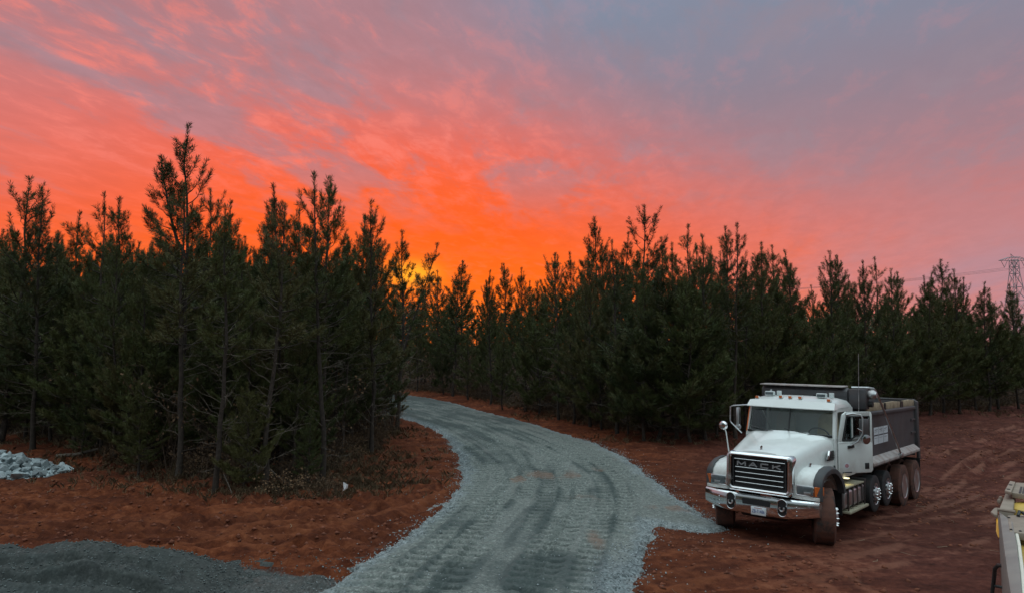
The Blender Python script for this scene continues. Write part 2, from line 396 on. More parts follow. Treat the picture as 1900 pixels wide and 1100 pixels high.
RUTS = [chaikin([gp(*p) for p in L_], 3, False) for L_ in (
    [(200, 1000), (420, 992), (600, 975), (740, 940), (850, 895)], [(260, 1022), (460, 1012), (640, 990), (780, 950), (870, 905)], [(0, 938), (200, 950), (420, 958), (600, 942)], [(0, 958), (200, 972), (420, 978), (620, 958)],
    [(1712, 905), (1780, 870), (1850, 838), (1960, 800)], [(1660, 938), (1740, 905), (1830, 868), (1960, 822)], [(1730, 842), (1800, 818), (1900, 792)],
    [(1230, 1085), (1360, 1052), (1520, 1030), (1700, 985), (1900, 900)], [(1290, 1100), (1420, 1075), (1600, 1048), (1780, 1000), (1960, 920)], [(1200, 1030), (1300, 1010), (1420, 1018), (1520, 1060), (1580, 1100)], [(1640, 960), (1760, 940), (1850, 900), (1960, 860)])]
def tracks(x, y):
    """cleat marks pressed by tracked machines into the clay"""
    h = np.zeros(np.shape(x))
    for i, (pts, w, pit, amp) in enumerate([
        ([(-20, 15.2), (-12, 14.6), (-6, 15.6), (-2.6, 19.0)], .95, .40, .026), ([(-20, 17.6), (-12, 17.0), (-7, 17.4), (-2.2, 20.6)], .95, .40, .024),
        ([(-22, 13.2), (-9, 12.5), (-4, 13.3), (-1.6, 15.6)], .95, .40, .024), ([(-22, 19.5), (-13, 19.0), (-9, 18.4)], .95, .40, .022),
        ([(2.2, 12.6), (5, 12.2), (9, 12.7), (14, 15.5), (20, 23)], .85, .40, .026), ([(2.5, 10.8), (6, 10.4), (10, 11.0), (15, 13.5), (22, 21)], .85, .40, .024),
        ([(12, 20), (18, 26), (24, 36)], .85, .42, .026), ([(14.5, 19), (21, 26), (27, 36)], .85, .42, .026), ([(9, 29), (18, 33), (32, 38)], .8, .45, .026)]):
        s, t, d = linecoord(x, y, chaikin(pts, 3, False))
        m_ = sstep(w * .62, w * .45, d) * sstep(.22, .42, fbm(s * .35 + 31 * i, t * .8, i))
        ph = (s / pit + .4 * vn(s * .7, t, 5)) % 1.0 - .5
        h += m_ * (-4.2 * amp * sstep(-.34, .12, ph) * sstep(.26, .13, ph) + .01)
        h += .045 * np.exp(-((d - w * .56) / .09) ** 2) * sstep(.35, .6, vn(s * 1.2, t * 0 + i, 4))
    for i, pts in enumerate(RUTS):
        s, t, d = linecoord(x, y, pts); k = sstep(.25, .5, vn(s * .5, s * 0 + i, 2)) * .7 + .3
        h += k * (-.085 * np.exp(-(d / .15) ** 2) + .065 * np.exp(-((d - .30) / .10) ** 2))
        h += .03 * k * np.sin(2 * math.pi * s / .36) * np.exp(-(d / .16) ** 2)
    return h
def gz(x, y, detail=True):
    x = np.asarray(x, float); y = np.asarray(y, float)
    z = .35 * (fbm(x * .045 + 3, y * .045 + 8, 1, 3) - .5)
    near = np.exp(-((x - 2) ** 2 + (y - 17) ** 2) / 22 ** 2)
    z *= 1 - .8 * near
    u, v = truck_uv(x, y)
    du = np.maximum(np.maximum(-1.5 - u, u - 8.5), 0); dv = np.maximum(np.abs(v) - 1.6, 0)
    w = np.exp(-((du ** 2 + dv ** 2) / 3.2 ** 2))
    ls = sdist(x, y, LSTAND)
    z = z + .30 * sstep(-.7, .9, ls) + .10 * np.exp(-((ls - .1) / .5) ** 2) * (vn(x * .9, y * .9, 6))
    fs = sdist(x, y, FSTAND)
    z = z + .35 * sstep(-.8, 1.5, fs) + .22 * np.exp(-((fs + .9) / 1.1) ** 2) * vn(x * .6, y * .6, 3)
    if detail:
        rough = .10 * (fbm(x * .9, y * 1.5, 2, 3) - .5) + .12 * (fbm(x * 2.4, y * 4.2, 4, 4) - .5)
        rd_ = 1 - np.abs(2 * fbm(x * .55 + .25 * y, y * 1.9, 3, 3) - 1); rough += .11 * (rd_ ** 3 - .5) * sstep(.35, .6, fbm(x * .2, y * .3, 8, 2)); rg_ = 1 - np.abs(2 * fbm(x * 1.6, y * 4.0 - .8 * x, 6, 2) - 1); rough += .07 * (rg_ ** 4 - .4)
        cl = fbm(x * 5.5, y * 6.5, 7, 2); rough += .07 * sstep(.60, .78, cl) * sstep(.45, .7, fbm(x * .5, y * .5, 9, 2))
        z = z + (rough + tracks(x, y)) * (1 - .45 * w)
    z = z * (1 - w) + (TP * np.clip(u, -2, 10) + (.35 * (rough if detail else 0))) * w
    # tyre ruts behind and in front of the wheels
    if detail:
        rut = np.exp(-((np.abs(v) - 1.05) / .2) ** 2) * sstep(7.6, 8.6, u) * sstep(30, 12, u)
        z = z - .07 * rut
    return z

def spaced(a, b, d0, d1):
    o = [a]; 
    while o[-1] < b: o.append(o[-1] + d0 + (d1 - d0) * (o[-1] - a) / (b - a))
    return o
def grow(a, lim, d, g):
    o = [a]
    while abs(o[-1]) < abs(lim): o.append(o[-1] + d); d *= g
    return o[1:]
xs = np.array(sorted(grow(-30, -2500, -.4, 1.16) + list(np.arange(-30, -16, .22)) + list(np.arange(-16, 16, .075)) + list(np.arange(16, 40, .2)) + grow(40, 2500, .4, 1.16)))
ys = np.array(sorted(grow(8.5, 2500 * 0 + 9, .5, 1.1)[:0] + list(np.arange(-60, 3.0, 2.5)) + list(np.arange(3.0, 8.5, .25)) + spaced(8.5, 28, .038, .085) + spaced(28.2, 66, .13, .5) + grow(66.5, 3000, .7, 1.18)))
XX, YY = np.meshgrid(xs, ys)
ZZ = gz(XX, YY)
_rd = sdist(XX, YY, ROAD) + .40 * (fbm(XX * 1.1, YY * 1.1, 3, 4) - .5); _in = sstep(-.15, .35, _rd)
ZZ = ZZ * (1 - _in) + (gz(XX, YY, False) - .28) * _in      # bed dug out under the gravel
nx_, ny_ = len(xs), len(ys)
idx = np.arange(nx_ * ny_).reshape(ny_, nx_)
quads = np.stack([idx[:-1, :-1], idx[:-1, 1:], idx[1:, 1:], idx[1:, :-1]], -1).reshape(-1, 4)
gme = fast_mesh('ground', np.stack([XX.ravel(), YY.ravel(), ZZ.ravel()], 1), quads, 4, True)
def set_attr(me, name, arr):
    a = me.color_attributes.new(name, 'FLOAT_COLOR', 'POINT'); a.data.foreach_set('color', np.concatenate([arr, np.ones((len(arr), 1))], 1).astype(np.float32).ravel())
fx, fy = XX.ravel(), YY.ravel()
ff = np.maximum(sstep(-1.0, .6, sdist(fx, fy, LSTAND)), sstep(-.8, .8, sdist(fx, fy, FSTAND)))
rd = sdist(fx, fy, ROAD)
PILE_C = gp(150, 1090)
dust = .62 * sstep(-1.3, .1, rd) * (.4 + .6 * vn(fx * 1.3, fy * 1.3, 3))
pd = np.hypot((fx + 5.2) / 3.0, (fy - 11.2) / 1.3); dust = np.maximum(dust, .95 * sstep(1.35, .7, pd))
dust = np.maximum(dust, .55 * sstep(1.5, .2, np.hypot((fx + 18.3) / 4.2, (fy - 22.2) / 1.6)))
rightw = sstep(2.0, 8.0, fx - .1 * (fy - 12)) * .9
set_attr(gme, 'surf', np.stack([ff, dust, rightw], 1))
# crusts of drier, paler clay thrown up along ruts and cleat tracks
dry = np.zeros(len(fx)); nearm = (fy > 8) & (fy < 45) & (np.abs(fx) < 42)
nx1, ny1 = fx[nearm], fy[nearm]; dd = np.zeros(len(nx1))
for i, pts in enumerate(RUTS):
    s_, t_, d_ = linecoord(nx1, ny1, pts)
    dd = np.maximum(dd, (np.exp(-((d_ - .33) / .16) ** 2) + .45 * np.exp(-(d_ / .2) ** 2) * (np.sin(2 * math.pi * s_ / .36) > .2)) * sstep(.30, .65, fbm(s_ * .8 + 7 * i, t_ * 1.5, i + 3, 3)))
dd = np.maximum(dd, .55 * sstep(.56, .76, fbm(nx1 * .5 + .15 * ny1, ny1 * 1.5, 10, 4)))
dry[nearm] = dd
set_attr(gme, 'dry', np.stack([dry, dry, dry], 1))
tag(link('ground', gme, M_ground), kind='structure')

# ---- gravel road: its own sheet with cleat marks
rxs = np.array(sorted(list(np.arange(-60, -30, .6)) + list(np.arange(-30, -8, .16)) + list(np.arange(-8, 7.2, .05))))
rys = np.array(spaced(4.0, 9.75, .12, .04) + spaced(9.8, 22, .018, .034) + spaced(22.035, 30, .036, .06) + spaced(30.07, 62, .10, .3))
RX, RY = np.meshgrid(rxs, rys)
R0 = sdist(RX, RY, ROAD)
edge = R0 + .40 * (fbm(RX * 1.1, RY * 1.1, 3, 4) - .5) + .30 * (fbm(RX * 4, RY * 3, 6, 2) - .5) + .22 * (vn(RX * 9, RY * 8, 5) - .5)
S, T, _d = linecoord(RX, RY, CENTER)
S = np.asarray(S); T = np.asarray(T)
rz = gz(RX, RY, False) + .012 * (fbm(RX * .9, RY * .9, 5, 3) - .5)
bands = np.zeros_like(S); wear = np.zeros_like(S)
for i, (t0, w) in enumerate([(-2.55, .5), (-2.05, .5), (-1.55, .5), (-1.02, .5), (-.52, .5), (0.0, .5), (.48, .5), (.98, .5), (1.5, .5), (2.0, .5), (2.5, .45)]):
    off = t0 + .35 * (vn(S * .12 + 7 * i, S * 0 + i, 3) - .5)
    m_ = sstep(w * .56, w * .42, np.abs(T - off)) * sstep(.24, .44, fbm(S * .3 + 13 * i, T * .4 + i, 2 + i, 2))
    ph = (S / .34 + .37 * i + .22 * np.sin(T * 2.2 + i) + .25 * vn(S * .8, T * 1.5, 7)) % 1.0 - .5
    bands += m_ * (-.15 * sstep(-.34, .12, ph) * sstep(.24, .13, ph)) * (.30 + .95 * vn(S * 2.0, T * 2.0, 6)) + .012 * m_
    wear += m_ * (.55 * vn(S * .5 + 9 * i, S * 0 + 2 * i, 8) - .2) + .38 * np.exp(-((np.abs(T - off) - w * .52) / .09) ** 2) * sstep(.3, .6, vn(S * .6 + 5 * i, S * 0 + i, 9))
    bands += .035 * np.exp(-((np.abs(T - off) - w * .55) / .06) ** 2) * (vn(S * 1.5, S * 0 + 3 * i, 1))
rz = rz + bands + .014 * (fbm(RX * 6, RY * 7, 8, 3) - .5)
rz = rz - .09 + .155 * sstep(-.25, .35, edge)
keep = edge > -.45
ridx = np.arange(RX.size).reshape(RX.shape)
rq = np.stack([ridx[:-1, :-1], ridx[:-1, 1:], ridx[1:, 1:], ridx[1:, :-1]], -1).reshape(-1, 4)
kf = keep.ravel(); rq = rq[kf[rq].all(1)]
used = np.unique(rq); remap = np.full(RX.size, -1); remap[used] = np.arange(len(used))
rme = fast_mesh('gravel_road', np.stack([RX.ravel(), RY.ravel(), rz.ravel()], 1)[used], remap[rq], 4, True)
loose = sstep(.55, .05, edge) * .9
loose = np.maximum(loose, .8 * sstep(.7, 1.6, RX - .18 * (RY - 11)) * sstep(13.8, 11.8, RY) * sstep(1.3, .3, edge))
damp = .55 * sstep(.42, .75, fbm(S * .30, T * 1.3, 4, 4)) + .70 * sstep(1.9, .3, np.hypot((RX - .3) / 1.6, (RY - 12.0) / .9)) + .62 * sstep(25, 40, RY) + wear
def blob(px, py, rx, ry):
    c = gp(px, py); return np.exp(-(((RX - c[0]) / rx) ** 2 + ((RY - c[1]) / ry) ** 2))
smear = .8 * blob(1020, 886, 1.2, 1.0) + .8 * blob(965, 892, .35, .8) + .8 * blob(1110, 885, .5, 1.2) + .85 * blob(1105, 1010, .22, .9) + .6 * blob(1085, 930, .6, .8) + .8 * blob(1250, 945, .8, .5) + .5 * blob(1100, 855, 1.5, 1.5)
smear = smear * sstep(.30, .60, fbm(RX * 2.2, RY * .8, 2, 3)) * 1.35
smear = np.maximum(smear, .60 * sstep(.30, -.05, edge))
set_attr(rme, 'surf', np.clip(np.stack([loose.ravel(), damp.ravel(), smear.ravel()], 1)[used], 0, 1))
tag(link('gravel_road', rme, M_road), kind='structure')

def ground_at(x, y):
    i = int(np.clip(np.searchsorted(xs, x) - 1, 0, nx_ - 2)); j = int(np.clip(np.searchsorted(ys, y) - 1, 0, ny_ - 2))
    a = (x - xs[i]) / (xs[i + 1] - xs[i]); b = (y - ys[j]) / (ys[j + 1] - ys[j])
    return float((ZZ[j, i] * (1 - a) + ZZ[j, i + 1] * a) * (1 - b) + (ZZ[j + 1, i] * (1 - a) + ZZ[j + 1, i + 1] * a) * b)
# ================================================================== dump truck
M_white = pmat('white_paint', (.74, .78, .77), .28, var=.03, vscale=3, dirt=(.27, .155, .105), dscale=3.2, damt=.62, dlo=.32, dhi=.78, coat=.4, dgrad=(.95, 1.75, .16))
M_chrome = pmat('chrome', (.80, .82, .84), .10, 1.0, dirt=(.20, .10, .07), dscale=3.0, damt=.45, dlo=.50, dhi=.80, var=.05)
M_alu = pmat('brushed_aluminium', (.62, .65, .67), .32, 1.0, dirt=(.19, .09, .06), dscale=4, damt=.6, dlo=.45, dhi=.75)
M_black = pmat('black_plastic', (.018, .019, .021), .45, var=.3, vscale=4)
M_flare = pmat('grey_rubber', (.050, .053, .058), .6, var=.2, dirt=(.14, .07, .05), dscale=5, damt=.4)
M_tyre_mud = pmat('muddy_tyre', (.030, .026, .025), .85, dirt=(.125, .050, .034), dscale=4.5, damt=.92, dlo=.34, dhi=.56, bump=.3, bscale=30)
M_tyre = pmat('clean_tyre', (.026, .026, .028), .75, dirt=(.12, .055, .04), dscale=5, damt=.4, dlo=.5, dhi=.75)
M_steel = pmat('dump_body_steel', (.055, .054, .060), .55, var=.25, vscale=3, dirt=(.12, .075, .062), dscale=2.2, damt=.45, dlo=.42, dhi=.75)
M_sill = pmat('worn_sill', (.40, .37, .36), .55, var=.2, dirt=(.24, .13, .10), dscale=4, damt=.6, dlo=.4, dhi=.7)
M_frame = pmat('chassis_paint', (.022, .021, .022), .6, dirt=(.10, .05, .035), dscale=3, damt=.6, dlo=.4, dhi=.7)
M_amber = pmat('amber_lens', (.62, .15, .035), .18, var=.2)
M_lens = pmat('clear_lens', (.11, .13, .14), .06, var=.3, vscale=12, coat=1.0)
M_beacon = pmat('beacon_lens', (.62, .68, .68), .22, var=.12)
M_wood = pmat('side_board', (.36, .28, .19), .85, var=.3, vscale=7, dirt=(.16, .09, .06), dscale=4, damt=.5)
M_step = pmat('step_tread', (.36, .33, .24), .6, var=.35, vscale=14)
M_seat = pmat('seat_vinyl', (.40, .39, .36), .7, var=.15)
M_tan = pmat('seat_cover', (.60, .50, .32), .75, var=.2)
M_dash = pmat('dash_grey', (.12, .125, .13), .7, var=.1)
M_head = pmat('headliner', (.38, .35, .30), .8, var=.1)
M_plate = pmat('plate_white', (.72, .78, .82), .35, var=.04)
M_blue = pmat('plate_ink', (.02, .07, .28), .5)
M_red = pmat('red_ink', (.40, .05, .06), .5)
M_decal = pmat('decal_white', (.62, .67, .72), .5, var=.12, vscale=5)
M_ink = pmat('decal_ink', (.03, .035, .05), .6)
M_mirror = pmat('mirror_glass', (.55, .58, .60), .04, 1.0)
M_letter = pmat('letter_chrome', (.42, .44, .46), .25, .6, var=.05)
M_bolt = pmat('bright_steel', (.78, .80, .82), .15, 1.0)
def glass_mat(name, tint, refl):
    m_ = bpy.data.materials.new(name); m_.use_nodes = True; t = m_.node_tree; q = NT(t); t.nodes.remove(t.nodes['Principled BSDF'])
    tr = q.new('ShaderNodeBsdfTransparent'); tr.inputs[0].default_value = (*tint, 1)
    gl = q.new('ShaderNodeBsdfGlossy'); gl.inputs['Roughness'].default_value = .03; gl.inputs[0].default_value = (.9, .97, 1, 1)
    co = q.new('ShaderNodeTexCoord').outputs['Object']
    df = q.new('ShaderNodeBsdfDiffuse'); df.inputs[0].default_value = (.30, .30, .29, 1)
    fr = q.new('ShaderNodeFresnel'); fr.inputs[0].default_value = 1.5
    mx = q.new('ShaderNodeMixShader'); q.put(mx.inputs[0], q.m('ADD', q.m('MULTIPLY', fr.outputs[0], 1.0), refl, clamp=True))
    t.links.new(tr.outputs[0], mx.inputs[1]); t.links.new(gl.outputs[0], mx.inputs[2])
    m2 = q.new('ShaderNodeMixShader'); q.put(m2.inputs[0], q.mr(q.noise(co, 3.0, 6, .7), .4, .8, .0, .05))
    t.links.new(mx.outputs[0], m2.inputs[1]); t.links.new(df.outputs[0], m2.inputs[2])
    t.links.new(m2.outputs[0], t.nodes['Material Output'].inputs[0]); return m_
M_glass = glass_mat('tinted_glass', (.86, .95, .92), .015)

truck = empty('dump_truck', (TRUCK[0], TRUCK[1], -.025), (math.atan(TP), 0, -TH))
tag(truck, 'white dump truck with dark steel dump body parked beside the gravel road', 'dump truck')
# local axes: x = driver's side, y = towards the rear, z = up; front axle at the origin
def part(mb, name, mat, parent=truck, **k): return mb.build(name, mat, parent, **k)
def text_mesh(name, body, size, mat, parent, origin, right, up, sx=1.0, depth=.002):
    cu = bpy.data.curves.new(name, 'FONT'); cu.body = body; cu.size = size; cu.extrude = depth; cu.align_x = 'CENTER'; cu.align_y = 'CENTER'; cu.resolution_u = 2
    tmp = bpy.data.objects.new(name, cu); COL.objects.link(tmp)
    dg = bpy.context.evaluated_depsgraph_get(); me = bpy.data.meshes.new_from_object(tmp.evaluated_get(dg))
    bpy.data.objects.remove(tmp); r = Vector(right).normalized(); u = Vector(up).normalized(); nn = r.cross(u)
    mtx = Matrix((( r.x * sx, u.x, nn.x, origin[0]), (r.y * sx, u.y, nn.y, origin[1]), (r.z * sx, u.z, nn.z, origin[2]), (0, 0, 0, 1)))
    me.transform(mtx); me.materials.clear(); return link(name, me, mat, parent)

# --- chassis
for s in (-1, 1):
    part(MB().box(s * .43 - .04, s * .43 + .04, -.55, 7.2, .78, 1.02), 'frame_rail', M_frame)
for y in (1.2, 2.6, 4.0, 5.0, 6.3, 7.1): part(MB().box(-.39, .39, y - .06, y + .06, .82, .98), 'cross_member', M_frame)
part(MB().tube([(-.95, 0, .5), (-.3, 0, .46), (.3, 0, .46), (.95, 0, .5)], .07), 'front_axle', M_frame)
part(MB().prism([(-.55, -.55, .62), (.55, -.55, .62), (.45, -.45, .40), (-.45, -.45, .40)], (0, .7, 0)), 'skid_pan', M_frame, bevel=.03)
part(MB().box(-.42, .42, -.35, .95, .95, 1.55), 'engine', M_frame, bevel=.05)
for y in (5.63, 6.92): part(MB().tube([(-.9, y, .5), (-.25, y, .5), (0, y, .52), (.25, y, .5), (.9, y, .5)], [.09, .1, .24, .1, .09], 10), 'drive_axle', M_frame)
for y in (3.15, 4.18): part(MB().tube([(-.9, y, .6), (.9, y, .6)], .07), 'lift_axle', M_frame)

# --- bumper: swept chrome bar
def bump_y(x): return -.80 + .16 * max(0, (abs(x) - .62) / .56) ** 1.6
def bsec(x):
    y = bump_y(x); a = max(0, (abs(x) - .55) / .63); zb = .51 + .10 * a ** 1.3; zt = .905
    return [(x, y + .16, zt - .02), (x, y + .05, zt), (x, y + .01, zt - .025), (x, y, zt - .06), (x, y, zb + .07), (x, y + .02, zb + .02), (x, y + .06, zb), (x, y + .16, zb + .02)]
bump = part(MB().loft([bsec(x) for x in np.linspace(-1.18, 1.18, 27)], close=True, cap=True), 'bumper', M_chrome)
part(MB().prism([(-.30, bump_y(0) - .004, .80), (-.27, bump_y(0) - .004, .83), (.27, bump_y(0) - .004, .83), (.30, bump_y(0) - .004, .80), (.28, bump_y(0) - .004, .71), (-.28, bump_y(0) - .004, .71)], (0, .012, 0)), 'air_slot', M_black, bump)
for s in (-1, 1):
    x0 = s * .53; y0 = bump_y(x0) - .004
    rec = [(x0 + .085 * math.cos(a), y0, .735 + (.075 if math.sin(a) > 0 else -.075) + .085 * math.sin(a)) for a in np.linspace(0, 2 * math.pi, 20, endpoint=False)]
    rc = part(MB().prism(rec, (0, .012, 0)), 'hook_recess', M_black, bump)
    rim = [(x0 + .09 * math.cos(a), y0 - .004, .735 + (.075 if math.sin(a) > 0 else -.075) + .09 * math.sin(a)) for a in np.linspace(0, 2 * math.pi, 21)]
    part(MB().tube(rim, .008, 6), 'recess_trim', M_bolt, bump)
    hk = [(x0 + .042 * math.sin(a), y0 - .03, .72 - .045 * math.cos(a)) for a in np.linspace(-2.3, 2.3, 12)]
    part(MB().tube(hk, .018, 8), 'tow_hook', M_alu, bump)
    for z in (.78, .70, .62):
        part(MB().lathe([(.014, -.008), (.010, -.014), (0, -.016)], (s * .80, bump_y(.80), z), 1, 8), 'bolt', M_bolt, bump)
pl = part(MB().box(-.10, .205, -.822, -.806, .525, .682), 'licence_plate', M_plate, bump, bevel=.004)
text_mesh('plate_number', 'ZB-71486', .098, M_blue, pl, (.0525, -.8235, .597), (1, 0, 0), (0, 0, 1), .66)
part(MB().box(-.03, .13, -.8245, -.822, .658, .668), 'plate_legend', M_red, pl)

# --- grille
gy = lambda z: -.665 + .05 * (z - .95)          # leans back slightly
def ring(w, h0, h1, r, n_=6):
    o = []
    for (cx_, cz_, a0) in ((w - r, h1 - r, 0), (-w + r, h1 - r, math.pi / 2), (-w + r, h0 + r, math.pi), (w - r, h0 + r, 1.5 * math.pi)):
        for k in range(n_ + 1):
            a = a0 + k * math.pi / 2 / n_; o.append((cx_ + r * math.cos(a), cz_ + r * math.sin(a)))
    return o
secs = []
for (w, h0, h1, r, dy_) in ((.69, .935, 1.735, .10, .20), (.70, .93, 1.725, .10, .03), (.685, .94, 1.705, .09, -.02), (.63, .985, 1.675, .07, -.035), (.59, 1.01, 1.655, .05, -.02), (.578, 1.02, 1.645, .045, .06)):
    secs.append([(x, gy(z) + dy_, z) for x, z in ring(w, h0, h1, r)])
gr = part(MB().loft(secs, close=True), 'grille_surround', M_chrome)
part(MB().prism([(x, gy(z) + .06, z) for x, z in ring(.60, .99, 1.66, .05)], (0, .02, 0)), 'grille_mesh', M_black, gr)
for z in (1.10, 1.20, 1.30, 1.40, 1.565):
    w = .50 if z < 1.5 else .53
    part(MB().prism([(-w, gy(z) + .035, z - .022), (-w, gy(z) - .005, z - .012), (-w, gy(z) - .005, z + .008), (-w, gy(z) + .035, z + .022)], (2 * w, 0, 0)), 'grille_bar', M_black, gr, bevel=.003)
    part(MB().tube([(-w, gy(z) + .004, z + .013), (w, gy(z) + .004, z + .013)], .0065, 6), 'bar_trim', M_chrome, gr)
for s in (-1, 1):
    part(MB().box(s * .545 - .012, s * .545 + .012, gy(1.3) - .0, gy(1.3) + .05, 1.06, 1.60), 'grille_upright', M_black, gr)
def letter(strokes, x0, z0, w, h, thick):
    mb = MB()
    for (a, b_, c_, d_) in strokes:
        p = Vector((x0 + a * w, 0, z0 + b_ * h)); q_ = Vector((x0 + c_ * w, 0, z0 + d_ * h)); dd = (q_ - p).normalized(); nn = Vector((-dd.z, 0, dd.x)) * thick
        pts = [p - nn, q_ - nn, q_ + nn, p + nn]
        mb.prism([(v_.x, gy(v_.z) - .012, v_.z) for v_ in pts], (0, .02, 0))
    return mb
LT = {'M': [(0, 0, 0, 1), (0, 1, .5, .25), (.5, .25, 1, 1), (1, 1, 1, 0)], 'A': [(0, 0, .5, 1), (.5, 1, 1, 0), (.22, .38, .78, .38)],
      'C': [(.95, .92, .1, .92), (.06, 1, .06, 0), (.1, .06, .95, .06)], 'K': [(.05, 0, .05, 1), (.1, .45, .95, 1), (.38, .62, 1, 0)]}
for k, ch in enumerate('MACK'):
    part(letter(LT[ch], -.45 + k * .245, 1.445, .165, .085, .013), 'letter', M_letter, gr)

# --- hood
def hood_sec(y):
    t = (y + .60) / 1.62; w = .695 + .245 * t ** 1.1; top = 1.725 + .325 * t ** .80; o = []
    side = [(-w - .03, 1.18), (-w - .012, 1.45), (-w + .0, top - .20), (-w + .035, top - .09), (-w + .10, top - .03)]
    cen = [(-w + .20, top - .004), (-.36 - .1 * t, top + .006), (-.33 - .1 * t, top + .024), (-.15, top + .035), (0, top + .038)]
    L_ = side + cen
    return [(x, y, z) for x, z in L_] + [(-x, y, z) for x, z in L_[-2::-1]]
ysn = [-.60, -.57, -.50, -.35, -.1, .2, .5, .75, .95, 1.02]
hs = [hood_sec(y) for y in ysn]
hs.insert(0, [(x * .99, -.615, z - .045) for x, y, z in hs[0]])
hood = part(MB().loft(hs), 'hood', M_white)
part(MB().tube([(0, -.50, 1.775), (0, -.50, 1.80), (0, -.495, 1.83), (0, -.50, 1.87), (0, -.52, 1.885)], [.034, .020, .026, .022, .010], 8), 'hood_ornament', M_chrome, hood)
for s in (-1, 1):
    v0 = part(MB().prism([(s * .925, .62, 1.56), (s * .925, 1.02, 1.545), (s * .925, 1.03, 1.75), (s * .925, .70, 1.745)], (s * .025, 0, 0)), 'side_vent', M_black, hood, bevel=.01)
    for z in (1.59, 1.64, 1.69): part(MB().box(s * .935 - .01, s * .955 + .01, .70, 1.0, z, z + .022), 'louvre', M_black, v0)
    part(MB().tube([(s * .955, .605, 1.60), (s * .965, .61, 1.67), (s * .955, .69, 1.75)], .028, 8), 'vent_scoop', M_chrome, hood)
    part(MB().tube([(s * .835, -.12, 1.47), (s * .85, -.12, 1.58)], .030, 8), 'hood_latch', M_bolt, hood)
    part(MB().tube([(s * .97, .93, 1.24), (s * .97, .99, 1.36), (s * .975, .96, 1.44)], .016, 6), 'rubber_latch', M_black, hood)

# --- fenders with lamps
FO = [(-.56, .925), (-.565, 1.20), (-.53, 1.30), (-.42, 1.395), (-.22, 1.475), (.06, 1.51), (.34, 1.485), (.60, 1.385), (.80, 1.235), (.93, 1.06), (.965, .93)]
WC = (.08, .54)
def arch(r, a0=208, a1=-24, k=15): return [(WC[0] + r * math.cos(math.radians(a)) * 1.04, WC[1] + r * math.sin(math.radians(a))) for a in np.linspace(a1, a0, k)]
for s in (-1, 1):
    A_ = [p for p in arch(.70) if p[1] > .90]
    prof = FO + A_
    secs = []
    for (x, sh) in ((.62, .02), (.95, .012), (1.04, .0), (1.09, -.03), (1.115, -.075)):
        o = []
        for i, (y, z) in enumerate(FO):
            dyy = y - WC[0]; dzz = z - .75; l = math.hypot(dyy, dzz); kk = 1 + sh / l
            o.append((s * x, WC[0] + dyy * kk, .75 + dzz * kk if i not in (0,) else z))
        secs.append(o)
    mb = MB().loft(secs)
    mb.add([(s * .62, y, z) for y, z in FO] + [(s * .62, y, z) for y, z in A_], [list(range(len(FO) + len(A_)))])
    mb.loft([[(s * x, y, z) for y, z in A_] for x in (.62, 1.1)])
    fen = part(mb, 'fender', M_white)
    # rubber flare over the outer edge
    OUT = [(y, z) for y, z in FO]
    inner = [(WC[0] + (y - WC[0]) * .86, .66 + (z - .66) * .86) for y, z in OUT]
    inner[0] = (-.47, .90); inner[1] = (-.46, 1.06); inner[-1] = (.84, .90)
    mb = MB()
    sec2 = []
    for (x, k) in ((1.05, 1.015), (1.10, 1.02), (1.17, 1.0), (1.205, .965), (1.21, .93)):
        sec2.append([(s * x, WC[0] + (y - WC[0]) * k, .70 + (z - .70) * k) for y, z in OUT])
    sec2.append([(s * 1.20, y, z) for y, z in inner]); sec2.append([(s * 1.07, y, z) for y, z in inner])
    fl = part(mb.loft(sec2), 'wheel_flare', M_flare, fen)
    for a in (125, 110, 95, 80, 65, 50):
        c_, s_ = math.cos(math.radians(a)), math.sin(math.radians(a))
        part(MB().prism([(s * 1.125, WC[0] + .93 * c_ - .02, .62 + .84 * s_), (s * 1.125, WC[0] + .93 * c_ + .02, .62 + .84 * s_), (s * 1.17, WC[0] + .90 * c_, .62 + .80 * s_)], (s * .012, 0, .03)), 'flare_clip', M_black, fl)
    # headlamp
    x0, x1 = s * .735, s * 1.075
    xa, xb = min(x0, x1), max(x0, x1)
    hl = part(MB().box(xa, xb, -.60, -.52, .995, 1.195), 'headlight', M_chrome, fen, bevel=.012)
    part(MB().box(xa + .018, xb - .018, -.612, -.602, 1.013, 1.177), 'lens', M_lens, hl, bevel=.006)
    part(MB().box(xa + .15 if s > 0 else xa + .09, xb - .06 if s > 0 else xb - .12, -.616, -.6125, 1.03, 1.075), 'lamp_bezel', M_alu, hl, bevel=.002)
    part(MB().prism([(s * 1.085, -.600, 1.00), (s * 1.085, -.600, 1.19), (s * 1.17, -.56, 1.185), (s * 1.205, -.46, 1.18), (s * 1.205, -.46, 1.02), (s * 1.17, -.56, 1.005)][:6], (0, .05, 0)), 'turn_signal', M_amber, fen, bevel=.008)
    part(MB().box(min(s * .70, s * 1.17), max(s * .70, s * 1.17), -.585, -.53, .915, .985), 'fender_lip', M_white, fen, bevel=.01)
    part(MB().box(min(s * .66, s * 1.10), max(s * .66, s * 1.10), .99, 1.02, .42, 1.08), 'splash_shield', M_black, fen)
# hood mirror on the far fender
hm = part(MB().tube([(-.73, -.45, 1.66), (-.79, -.45, 2.08), (-.83, -.45, 2.19)], .014, 8), 'hood_mirror_arm', M_white)
part(MB().lathe([(0, -.05), (.07, -.04), (.095, -.005), (.098, .02), (.09, .035), (0, .045)], (-.86, -.45, 2.22), 1, 20), 'convex_mirror', M_chrome, hm)

